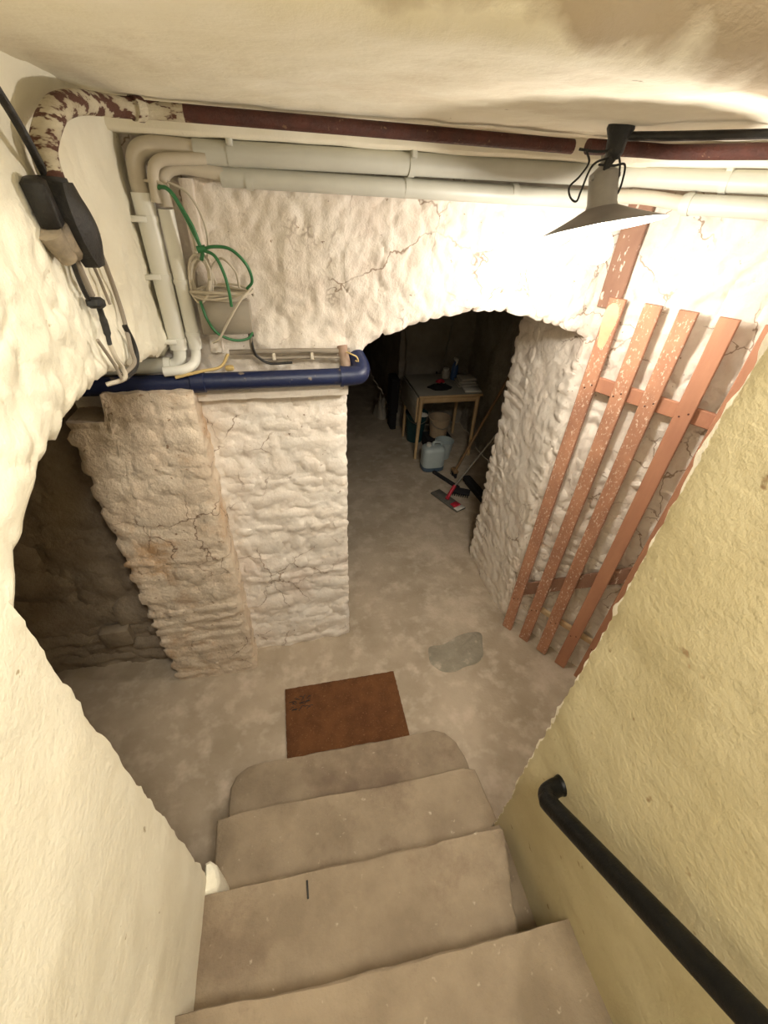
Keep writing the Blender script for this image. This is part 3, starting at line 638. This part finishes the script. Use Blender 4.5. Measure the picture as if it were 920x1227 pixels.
# thin conduits
c1 = tube_thing('conduit', [(-0.20, 1.665, 1.802), (0.05, 1.665, 1.803), (0.24, 1.665, 1.798)], 0.0095, M['greycable'], 'thin upper grey conduit just above the blue pipe', 'conduit', 'thin conduits above the blue pipe')
c2 = thing('conduit', 'thin lower grey cable with saddle clips above the blue pipe', 'conduit', (0, 1.66, 1.77), 'thin conduits above the blue pipe')
obj('cable', MB().tube(spline([(-0.115, 1.63, 1.88), (-0.118, 1.645, 1.82), (-0.10, 1.66, 1.785), (-0.05, 1.665, 1.778), (0.08, 1.665, 1.778), (0.185, 1.66, 1.776), (0.215, 1.655, 1.782), (0.222, 1.66, 1.80)], 8), 0.006, 8), M['greycable'], c2)
for x in (-0.045, 0.095): obj('saddle_clip', MB().box((x, 1.662, 1.785), (0.012, 0.022, 0.026), None, .002), M['hose'], c2)
tube_thing('yellow_cable', [(-0.385, 1.585, 1.744), (-0.30, 1.60, 1.758), (-0.235, 1.62, 1.765), (-0.205, 1.65, 1.80)], 0.0055, M['yellowcable'], 'yellowed cable lying on top of the blue pipe', 'cable')
tag(obj('terminal', MB().box((-0.205, 1.63, 1.757), (0.03, 0.02, 0.018), rotz(.2), .004), M['yellowcable'], None), 'small yellow terminal block on the blue pipe', 'connector')
tube_thing('wire_scrap', [(0.225, 1.645, 1.80), (0.245, 1.63, 1.795), (0.262, 1.63, 1.785), (0.268, 1.635, 1.765), (0.258, 1.64, 1.77)], 0.003, M['yellowcable'], 'scrap of yellow wire over the blue elbow', 'wire')

# junction box
jb = thing('junction_box', 'grey plastic junction box under the coiled cables', 'junction box', (-0.19, 1.68, 1.93))
Yb = 1.645
obj('box_body', MB().box((-0.185, Yb+.015, 1.932), (0.160, 0.085, 0.100), None, .012), M['box'], jb)
obj('box_lid', MB().box((-0.185, Yb-.031, 1.932), (0.166, 0.014, 0.106), None, .006), M['box'], jb)
obj('cable_gland', MB().tube([(-0.115, Yb, 1.885), (-0.115, Yb, 1.862)], 0.010, 12), M['black'], jb)
# coils of cable
def coil(c, rx, ry, n, nr, r, seed, ax):
    rnd = random.Random(seed); pts = []; A, B = Vector(ax[0]), Vector(ax[1]); W = A.cross(B).normalized()
    st_ = 14
    for i in range(n*st_+1):
        a = 2*PI*i/st_; k = i/st_
        f = 1+0.13*math.sin(k*2.1+seed)
        pts.append(Vector(c)+A*rx*f*math.cos(a)+B*ry*f*math.sin(a)+W*(nr*(k/n-.5)+0.006*math.sin(a*2+k)))
    return MB().tube(pts, r, 6)
tag(obj('white_cable_coil', coil((-0.185, 1.625, 2.005), 0.088, 0.028, 6, 0.024, 0.0042, 2, ((1, 0, 0.02), (0, .95, .3))), M['whitecable'], None), 'flat coil of whitish cable lying on the junction box', 'cable', 'coils of white cable')
tag(obj('white_cable_coil', coil((-0.243, 1.625, 2.045), 0.030, 0.062, 5, 0.034, 0.0042, 5, ((1, -.3, 0.0), (0.12, 0, 1))), M['whitecable'], None), 'upright oval coil of whitish cable left of the junction box', 'cable', 'coils of white cable')
tube_thing('white_cable', [(-0.352, 1.63, 2.29), (-0.30, 1.61, 2.285), (-0.262, 1.61, 2.24), (-0.243, 1.61, 2.17), (-0.243, 1.62, 2.10)], 0.004, M['whitecable'], 'whitish cable drooping beside the green one from the duct', 'cable', 'loose white cables')
tube_thing('white_cable', [(-0.285, 1.63, 2.29), (-0.235, 1.63, 2.265), (-0.205, 1.63, 2.20), (-0.205, 1.63, 2.13), (-0.225, 1.62, 2.09)], 0.0035, M['whitecable'], 'outer thin grey-white cable loop right of the green cable', 'cable', 'loose white cables')
tube_thing('white_cable', [(-0.095, 1.60, 2.02), (-0.13, 1.575, 1.99), (-0.175, 1.575, 1.93), (-0.215, 1.585, 1.872), (-0.24, 1.60, 1.855)], 0.004, M['whitecable'], 'whitish cable crossing diagonally in front of the junction box', 'cable', 'loose white cables')
tube_thing('white_cable', [(-0.20, 1.63, 2.03), (-0.205, 1.62, 2.075), (-0.17, 1.61, 2.105), (-0.135, 1.62, 2.07), (-0.13, 1.63, 2.02)], 0.0035, M['whitecable'], 'small white cable hoop above the junction box', 'cable', 'loose white cables')
gc = thing('green_cable', 'green cable looping from the ducts around the junction box', 'cable', (-0.23, 1.62, 2.13))
K0 = (-0.222, 1.60, 2.128)
obj('strand', MB().tube(spline([(-0.325, 1.62, 2.262), (-0.30, 1.61, 2.278), (-0.272, 1.60, 2.262), (-0.245, 1.60, 2.20), K0, (-0.228, 1.60, 2.10)], 10), 0.0058, 8), M['greencable'], gc)
obj('strand', MB().tube(spline([(-0.27, 1.60, 2.262), (-0.235, 1.595, 2.19), K0], 8), 0.0045, 8), M['greencable'], gc)
obj('strand', MB().tube(spline([K0, (-0.185, 1.59, 2.138), (-0.135, 1.585, 2.132), (-0.095, 1.585, 2.092), (-0.085, 1.60, 2.045), (-0.105, 1.61, 2.02)], 10), 0.0048, 8), M['greencable'], gc)
obj('strand', MB().tube(spline([K0, (-0.185, 1.58, 2.115), (-0.165, 1.57, 2.07), (-0.158, 1.565, 2.02), (-0.158, 1.57, 1.975)], 10), 0.0048, 8), M['greencable'], gc)
obj('strand', MB().tube(spline([(-0.255, 1.60, 1.985), (-0.245, 1.60, 1.93), (-0.22, 1.60, 1.885), (-0.17, 1.60, 1.862), (-0.125, 1.605, 1.865), (-0.105, 1.61, 1.885)], 10), 0.0045, 8), M['greencable'], gc)
obj('knot', MB().tube([Vector(K0)+Vector((-.012, 0, 0)), Vector(K0)+Vector((.012, 0, .004))], 0.010, 10), M['greencable'], gc)
tube_thing('black_cable', [(-0.115, 1.64, 1.865), (-0.113, 1.635, 1.82), (-0.10, 1.64, 1.79), (-0.06, 1.645, 1.765), (0.02, 1.65, 1.764)], 0.0045, M['black'], 'short black cable leaving the underside of the junction box', 'cable')

# black fuse box on the left wall
fb = thing('switch_box', 'old black switch box hanging on the left wall', 'switch box', (-0.38, 1.06, 2.23))
mb = MB()   # rounded, tapering lid seen edge-on
rows = []
for i in range(13):
    s = i/12; z = 2.285-0.135*s; w_ = 0.045*math.sin(PI*(0.12+0.80*s))**0.6; yc = 1.045+0.045*s
    rows.append([Vector((XL+0.052+0.018*math.sin(PI*s)*math.sin(PI*k/8), yc-w_+2*w_*k/8, z)) for k in range(9)])
mb.grid(rows)
bot = [[Vector((XL+0.026, p.y, p.z)) for p in r] for r in rows]; mb.grid(bot, True)
for a, b in ((rows[0], bot[0]), (bot[-1], rows[-1]), ([r[-1] for r in rows], [r[-1] for r in bot]), ([r[0] for r in bot], [r[0] for r in rows])): mb.grid([a, b], True)
obj('lid', mb, M['black'], fb, ang=40)
obj('base', MB().box((XL+0.018, 1.05, 2.225), (0.042, 0.075, 0.115), Matrix.Rotation(-0.30, 3, 'X'), .010), M['dirty'], fb)
obj('pipe_collar', MB().tube([(-0.372, 1.045, 2.292), (-0.373, 1.043, 2.262)], [0.024, 0.030], 14), M['tar'], fb)
obj('bracket', MB().box((XL+.02, 0.995, 2.255), (0.035, 0.03, 0.075), Matrix.Rotation(0.3, 3, 'X'), .006), M['black'], fb)
obj('conduit_end', MB().tube([(-0.38, 1.02, 2.17), (-0.385, 0.99, 2.215)], [0.016, 0.021], 12), M['dirty'], fb)
tp = thing('taped_cable_tail', 'two cables with a black taped joint hanging below the switch box', 'cable', (-0.385, 1.08, 2.15))
obj('cable', MB().tube(spline([(-0.382, 1.06, 2.165), (-0.385, 1.078, 2.13), (-0.387, 1.095, 2.095)], 6), 0.006, 8), M['greycable'], tp)
obj('cable', MB().tube(spline([(-0.382, 1.04, 2.165), (-0.385, 1.050, 2.13), (-0.387, 1.068, 2.095), (-0.386, 1.09, 2.085)], 6), 0.0045, 8), M['black'], tp)
obj('joint', MB().box((-0.383, 1.090, 2.082), (0.026, 0.045, 0.022), Matrix.Rotation(-0.2, 3, 'X'), .006), M['tar'], tp)
obj('taped_end', MB().tube(spline([(-0.383, 1.100, 2.075), (-0.385, 1.105, 2.03), (-0.386, 1.098, 1.992)], 6), [.006]*4+[.0075]*5+[.005]*4, 8), M['tar'], tp)
obj('cable', MB().tube(spline([(-0.386, 1.098, 1.995), (-0.386, 1.11, 1.96), (-0.386, 1.13, 1.93), (-0.39, 1.13, 1.905), (-0.43, 1.12, 1.895)], 6), 0.0055, 8), M['hose'], tp)
tube_thing('wall_cable', [(-0.388, 1.125, 2.235), (-0.385, 1.17, 2.222), (-0.387, 1.22, 2.17), (-0.388, 1.245, 2.09), (-0.388, 1.25, 2.02), (-0.388, 1.235, 1.945), (-0.388, 1.225, 1.91), (-0.40, 1.15, 1.905)], 0.0055, M['greycable'], 'long grey cable arching down the left wall from the switch box', 'cable', 'cables on the left wall')
tube_thing('wall_cable', [(-0.388, 1.135, 2.19), (-0.388, 1.165, 2.13), (-0.388, 1.185, 2.06)], 0.0035, M['greycable'], 'thin short cable inside the arching one on the left wall', 'cable', 'cables on the left wall')
tube_thing('wall_cable', [(-0.386, 1.04, 2.02), (-0.386, 1.065, 1.985), (-0.386, 1.09, 1.945), (-0.386, 1.10, 1.915)], 0.0038, M['greycable'], 'short bent cable at the lower left, beside the taped tail', 'cable', 'cables on the left wall')
tube_thing('black_cable', [(-0.388, 1.24, 2.00), (-0.385, 1.255, 1.955), (-0.385, 1.25, 1.918), (-0.388, 1.21, 1.90), (-0.40, 1.15, 1.895)], 0.0065, M['black'], 'thick black cable end hooked under the left wall edge', 'cable')
tube_thing('black_cable', [(-0.375, 1.035, 2.29), (-0.37, 1.00, 2.33), (-0.37, 0.97, 2.37), (-0.37, 0.92, 2.42)], 0.007, M['black'], 'black cable rising from the switch box to the ceiling corner', 'cable')

# pendant lamp
lp = thing('pendant_lamp', 'lit enamel pendant lamp hanging from black wires under the ceiling', 'lamp', (0.865, 1.25, 2.42))
LC0 = Vector((0.905, 1.30, 2.245)); LC = Vector((0.871, 1.25, 2.249)); LS = 0.96
def lw(p): return LC+(Vector(p)-LC0)*LS
RL = Matrix.Rotation(math.radians(-7.5), 3, 'Y') @ Matrix.Rotation(math.radians(-13), 3, 'X')
prof_out = [(0.035, 0.040), (0.045, 0.036), (0.075, 0.022), (0.120, 0.004), (0.160, -0.010), (0.166, -0.0125)]
prof_in = [(0.166, -0.0135), (0.160, -0.0125), (0.120, 0.001), (0.075, 0.018), (0.045, 0.032), (0.03, 0.036)]
sh = obj('shade', MB().lathe([(a*LS, b*LS) for a, b in prof_out], LC, 40, RL), M['shade_out'], lp)
obj('shade_inside', MB().lathe([(a*LS, b*LS) for a, b in prof_in], LC, 40, RL), M['shade_in'], sh)
obj('neck', MB().lathe([(0.002, 0.128), (0.012, 0.128), (0.020, 0.122), (0.034, 0.112), (0.036, 0.108), (0.037, 0.045), (0.040, 0.036)], LC, 24, RL), M['porc'], lp)
obj('top_nipple', MB().lathe([(0.003, 0.150), (0.010, 0.148), (0.012, 0.125)], LC, 12, RL), M['porc'], lp)
for s in (-1, 1): obj('lug', MB().box(LC+RL @ Vector((s*0.036, -.005, 0.103)), (0.014, 0.012, 0.014), RL, .003), M['porc'], lp)
bl = obj('bulb', MB().lathe([(0.001, -0.098), (0.018, -0.094), (0.032, -0.080), (0.037, -0.060), (0.033, -0.038), (0.021, -0.016), (0.014, 0.0), (0.014, 0.03)], LC, 24, RL), M['bulb'], lp)
mt = lw((0.892, 1.31, 2.425))
obj('ceiling_mount', MB().lathe([(0.03, 0.032), (0.033, 0.02), (0.024, 0.0), (0.022, -0.025), (0.014, -0.038), (0.002, -0.042)], mt, 14), M['tar'], lp)
def wire(pts, r=0.0028): obj('wire', MB().tube(spline([lw(p) for p in pts], 8), r*LS, 6), M['tar'], lp)
wire([(0.815, 1.32, 2.40), (0.82, 1.30, 2.375), (0.80, 1.295, 2.345), (0.775, 1.29, 2.322), (0.785, 1.29, 2.300), (0.806, 1.29, 2.292), (0.812, 1.29, 2.315), (0.825, 1.295, 2.36), (0.845, 1.30, 2.378), (0.885, 1.305, 2.388)])
wire([(0.80, 1.33, 2.402), (0.84, 1.31, 2.398), (0.88, 1.31, 2.402)], 0.0035)
wire([(0.885, 1.305, 2.392), (0.87, 1.30, 2.378), (0.873, 1.30, 2.36), (0.878, 1.30, 2.39)], 0.004)
wire([(0.905, 1.305, 2.395), (0.915, 1.30, 2.37), (0.918, 1.295, 2.335), (0.918, 1.29, 2.32), (0.925, 1.29, 2.315), (0.928, 1.29, 2.34), (0.924, 1.295, 2.375), (0.895, 1.30, 2.372), (0.85, 1.30, 2.372)])
wire([(0.90, 1.305, 2.39), (0.885, 1.30, 2.375), (0.875, 1.30, 2.355), (0.885, 1.30, 2.395)], 0.004)
pl = bpy.data.lights.new('bulb_light', 'POINT'); pl.energy = 11.5; pl.color = (1.0, 0.93, 0.83); pl.shadow_soft_size = 0.03
po = bpy.data.objects.new('bulb_light', pl); C.objects.link(po); po.location = LC + RL @ Vector((0, 0, -0.14))
tube_thing('power_cable', [(0.865, 1.26, 2.428), (0.95, 1.19, 2.429), (1.05, 1.10, 2.431), (1.17, 1.0, 2.434), (1.4, 0.85, 2.434)], 0.0095, M['black'], 'thick black power cable running from the lamp mount to the right', 'cable')

# ================================================================== rear cellar things
tb = thing('drop_leaf_table', 'small pale wooden table with a grey top in the rear cellar', 'table', (1.55, 4.05, 0))
def box(name, c, s, m, parent, b=.004, rot=None): return obj(name, MB().box(c, s, rot, b), m, parent)
box('table_top', (1.555, 4.10, 0.700), (0.66, 0.60, 0.022), M['top'], tb)
box('edge_strip', (1.555, 3.796, 0.700), (0.66, 0.012, 0.024), M['pine'], tb)
for x in (1.26, 1.85):
    for y, in ((3.83,), (4.36,)):
        lx = x+(-0.01 if x < 1.5 else .01); obj('leg', MB().tube([(x, y, 0.69), (lx, y, 0.0)], [0.022, 0.015], 12), M['pine'], tb)
box('apron', (1.555, 3.835, 0.655), (0.56, 0.02, 0.065), M['pine'], tb); box('apron', (1.555, 4.36, 0.655), (0.56, 0.02, 0.065), M['pine'], tb)
box('apron', (1.87, 4.10, 0.655), (0.02, 0.5, 0.065), M['pine'], tb)
box('drop_leaf', (1.215, 4.10, 0.565), (0.018, 0.58, 0.26), M['top'], tb); box('leaf_edge', (1.215, 3.806, 0.565), (0.020, 0.012, 0.26), M['pine'], tb)
# things on the table
def cloth(name, c, rx, ry, h, m, label, cat, seed):
    mb = MB(); n = 22; rows = []
    for j in range(9):
        f = j/8; rows.append([Vector((c[0]+rx*f*(1+.35*nz((math.cos(2*PI*i/n), math.sin(2*PI*i/n), seed), 2.2))*math.cos(2*PI*i/n), c[1]+ry*f*(1+.35*nz((math.cos(2*PI*i/n), math.sin(2*PI*i/n), seed+1), 2.2))*math.sin(2*PI*i/n), c[2]+(h*(1-f**2)*(0.7+0.6*nz((f*math.cos(2*PI*i/n)*3, f*math.sin(2*PI*i/n)*3, seed), 1.3)) if j < 8 else 0))) for i in range(n+1)])
    mb.grid(rows); return tag(obj(name, mb, m, None, loc=c, ang=80), label, cat)
cloth('work_gloves', (1.50, 4.00, 0.712), 0.12, 0.085, 0.05, M['cloth'], 'crumpled black work gloves on the grey table top', 'gloves', 3)
cloth('red_cloth', (1.52, 4.07, 0.745), 0.05, 0.035, 0.035, M['red'], 'small red rag on the black gloves', 'cloth', 5)
sb = thing('spray_bottle', 'blue spray bottle with a pale trigger on the table', 'bottle', (1.72, 4.22, 0.712))
obj('body', MB().lathe([(0.001, 0), (0.036, 0), (0.038, 0.01), (0.037, 0.12), (0.028, 0.155), (0.014, 0.175), (0.014, 0.19)], (1.72, 4.22, 0.712), 18), M['spray'], sb)
obj('trigger', MB().box((1.715, 4.205, 0.925), (0.034, 0.075, 0.035), None, .008).box((1.715, 4.175, 0.895), (0.014, 0.014, 0.06), Matrix.Rotation(.4, 3, 'X'), .004), M['paper'], sb)
ja = thing('round_jar', 'pale round jar left of the spray bottle', 'jar', (1.645, 4.27, 0.712))
obj('jar_body', MB().lathe([(0.001, 0), (0.04, 0), (0.045, 0.02), (0.042, 0.07), (0.03, 0.085)], (1.645, 4.27, 0.712), 18), M['box'], ja); obj('jar_lid', MB().lathe([(0.032, 0.083), (0.032, 0.10), (0.0, 0.102)], (1.645, 4.27, 0.712), 18), M['paper'], ja)
tray = tag(obj('tray', MB().box((1.80, 3.90, 0.722), (0.17, 0.15, 0.018), rotz(-.1), .004), M['paper'], None), 'flat white tray at the right front corner of the table', 'tray')
for k in range(6):
    c = (1.79+0.008*math.sin(k*2.0), 4.05+0.01*math.cos(k*3), 0.7195+0.0148*k)
    o = obj('folded_cloth', MB().box((c[0], c[1], c[2]), (0.20-.008*k, 0.17-.006*k, 0.0135), rotz(0.12*math.sin(k*1.7)), .005), M['box'], None)
    tag(o, ['pale folded cloth, bottom of the pile on the table', 'pale folded cloth, second from the bottom of the table pile', 'pale folded cloth, third from the bottom of the table pile', 'pale folded cloth, third from the top of the table pile', 'pale folded cloth, second from the top of the table pile', 'pale folded cloth, topmost of the pile on the table'][k], 'cloth', 'folded cloths piled on the table')
tube_thing('thin_rod', [(1.60, 4.50, 0.0), (1.78, 4.585, 1.25)], 0.006, M['steel'], 'thin metal rod leaning on the wall behind the table', 'rod', sm=False)

# jerrycan
jc = thing('jerrycan', 'translucent pale plastic jerrycan in front of the table', 'canister', (1.36, 3.62, 0))
def rbox_prof(c, levels, n=28, p=4.0):
    mb = MB(); vs = []
    for (hx, hy, z) in levels:
        for j in range(n):
            a = 2*PI*j/n; cx_, sy = math.cos(a), math.sin(a); k = (abs(cx_)**p+abs(sy)**p)**(-1/p)
            vs.append(Vector((c[0]+hx*k*cx_, c[1]+hy*k*sy, c[2]+z)))
    L_ = len(levels); fs = [(i*n+j, i*n+(j+1) % n, (i+1)*n+(j+1) % n, (i+1)*n+j) for i in range(L_-1) for j in range(n)]+[tuple(range(n-1, -1, -1)), tuple(range((L_-1)*n, L_*n))]
    return mb.add(vs, fs)
obj('body', rbox_prof((1.37, 3.62, 0), [(0.112, 0.088, 0.045), (0.115, 0.09, 0.06), (0.115, 0.09, 0.22), (0.108, 0.085, 0.245), (0.085, 0.06, 0.262), (0.06, 0.04, 0.266)]), M['jug'], jc)
obj('base', rbox_prof((1.37, 3.62, 0), [(0.105, 0.082, 0.0), (0.116, 0.091, 0.012), (0.116, 0.091, 0.05)]), M['jugliq'], jc)
obj('handle', MB().tube(spline([(1.36, 3.62, 0.262), (1.365, 3.62, 0.295), (1.40, 3.62, 0.30), (1.44, 3.62, 0.29), (1.46, 3.62, 0.245)], 6), 0.013, 10), M['jug'], jc)
obj('cap', MB().lathe([(0.024, 0.0), (0.024, 0.03), (0.0, 0.032)], (1.315, 3.62, 0.262), 16), M['paper'], jc)
# buckets
def bucket(name, c, r0, r1, h, m, label, handle=True):
    t = thing(name, label, 'bucket', c); cc = Vector(c)
    obj('bucket_body', MB().lathe([(0.001, 0), (r0, 0), (r1, h), (r1+.006, h), (r1+.006, h-.012), (r1-.003, h-.004), (r0-.003, .006), (0.001, .006)], cc, 24), m, t)
    if handle: obj('handle', MB().tube(spline([cc+Vector((-r1, 0, h-.01)), cc+Vector((-r1*.8, -r1*.75, h-.06)), cc+Vector((0, -r1*1.08, h-.09)), cc+Vector((r1*.8, -r1*.75, h-.06)), cc+Vector((r1, 0, h-.01))], 6), 0.004, 6), M['steel'], t)
    return t
bucket('plastic_bucket', (1.56, 3.83, 0), 0.07, 0.095, 0.20, M['jug'], 'small pale blue bucket behind the jerrycan', False)
cr = thing('low_crate', 'low black crate under the table', 'crate', (1.56, 4.05, 0))
for (c_, s_) in (((1.56, 4.05, .012), (.28, .22, .02)), ((1.56, 3.945, .07), (.28, .012, .13)), ((1.56, 4.155, .07), (.28, .012, .13)), ((1.426, 4.05, .07), (.012, .2, .13)), ((1.694, 4.05, .07), (.012, .2, .13)), ((1.56, 4.05, .14), (.28, .22, .012))): obj('panel', MB().box(c_, s_, None, .002), M['cloth'], cr)
bucket('beige_pail', (1.56, 4.05, 0.147), 0.09, 0.115, 0.22, M['pail'], 'beige pail with a wire handle on the black crate')
bucket('teal_bin', (1.36, 4.26, 0), 0.09, 0.12, 0.34, M['teal'], 'dark teal bin behind the front left table leg')
cloth('white_rag', (1.40, 4.17, 0.335), 0.06, 0.045, 0.045, M['paper'], 'white rag hanging over the rim of the teal bin', 'cloth', 9)
bx = thing('black_case', 'narrow black case standing left of the table', 'case', (1.17, 4.52, 0))
obj('case_body', MB().box((1.17, 4.62, 0.40), (0.09, 0.20, 0.38), None, .01), M['cloth'], bx); obj('case_lid', MB().box((1.17, 4.62, 0.605), (0.094, 0.204, 0.03), None, .008), M['cloth'], bx)
obj('case_foot', MB().box((1.17, 4.62, 0.105), (0.07, 0.18, 0.21), None, .01), M['cloth'], bx)
cloth('white_sack', (1.10, 4.95, 0.0), 0.09, 0.13, 0.34, M['box'], 'pale slumped sack on the floor left of the table', 'sack', 12)
tube_thing('hanging_hose', [(1.66, 4.60, 0.66), (1.70, 4.585, 0.50), (1.80, 4.58, 0.44), (1.90, 4.585, 0.50), (1.95, 4.60, 0.62)], 0.009, M['cloth'], 'dark hose sagging on the wall behind the table', 'hose')

# tools leaning at the right
br = thing('broom', 'broom with a long brown wooden handle and small dark head', 'broom', (1.55, 3.42, 0))
obj('handle', MB().tube([(1.555, 3.43, 0.06), (1.945, 3.30, 1.30)], 0.013, 10), M['pole'], br)
mb = MB(); rnd = random.Random(3)
obj('head', MB().box((1.552, 3.43, 0.07), (0.05, 0.10, 0.035), None, .008), M['pole'], br)
for i in range(40):
    x, y = 1.552+rnd.uniform(-.02, .02), 3.43+rnd.uniform(-.045, .045); mb.tube([(x, y, .055), (x+rnd.uniform(-.012, .012), y+rnd.uniform(-.012, .012), .002)], .003, 4)
q = obj('bristles', mb, M['cloth'], br); q['kind'] = 'stuff'
mp_ = thing('flat_mop', 'flat mop with a grey pad, red joint and thin steel handle', 'mop', (1.36, 3.05, 0))
ma = math.atan2(-0.845, .35); Rm = rotz(math.radians(-66))
mc = Vector((1.345, 3.02, 0.012))
obj('pad', MB().box(mc, (0.36, 0.115, 0.018), Rm, .007), M['mopcloth'], mp_)
e_ = obj('end_label', MB().box(mc+Rm @ Vector((0.155, 0, 0.010)), (0.05, 0.10, 0.006), Rm, .002), M['paper'], mp_); obj('red_clip', MB().box(mc+Rm @ Vector((0.10, 0, 0.014)), (0.06, 0.075, 0.014), Rm, .004), M['red'], mp_)
obj('joint', MB().tube(spline([mc+Vector((-.01, .0, .012)), mc+Vector((.02, 0.03, .04)), mc+Vector((.075, .06, .12))], 5), [0.02]*3+[0.017]*8, 10), M['red'], mp_)
obj('handle', MB().tube([mc+Vector((.06, .055, .10)), (1.955, 3.10, 0.98)], 0.0095, 10), M['steel'], mp_)
sc = thing('scrubbing_brush', 'black scrubbing brush lying beside the mop joint', 'brush', (1.49, 3.13, 0))
obj('block', MB().box((1.50, 3.10, 0.045), (0.17, 0.085, 0.03), rotz(-.5), .01), M['cloth'], sc)
mb = MB()
for i in range(8):
    for j in range(4):
        p = Vector((1.50, 3.10, 0))+rotz(-.5) @ Vector((-.07+.02*i, -.03+.02*j, 0)); mb.tube([p+Vector((0, 0, .032)), p+Vector((0, 0, .001))], .005, 4)
q = obj('bristles', mb, M['cloth'], sc); q['kind'] = 'stuff'
t_ = tag(obj('black_bar', MB().box((1.44, 3.36, 0.015), (0.035, 0.36, 0.03), rotz(.45), .004), M['cloth'], None), 'thin black bar on the floor between jerrycan and mop', 'bar')
t_ = thing('black_boot_scraper', 'long black bristled bar on the floor beside the rear right wall', 'scraper', (1.69, 3.05, 0))
obj('bar', MB().box((1.66, 3.06, 0.05), (0.075, 0.52, 0.06), rotz(.10), .01), M['cloth'], t_)
obj('foot', MB().box((1.66, 3.06, 0.011), (0.05, 0.46, 0.02), rotz(.10), .004), M['tar'], t_)
# painted-over conduit end, small dowel mark on the steps
obj('peg_mark', MB().box((-0.09, 0.378, 0.5405), (0.006, 0.046, 0.004), None, .001), M['tar'], st)
print('stones', n1, n2, n3, n4, n5)
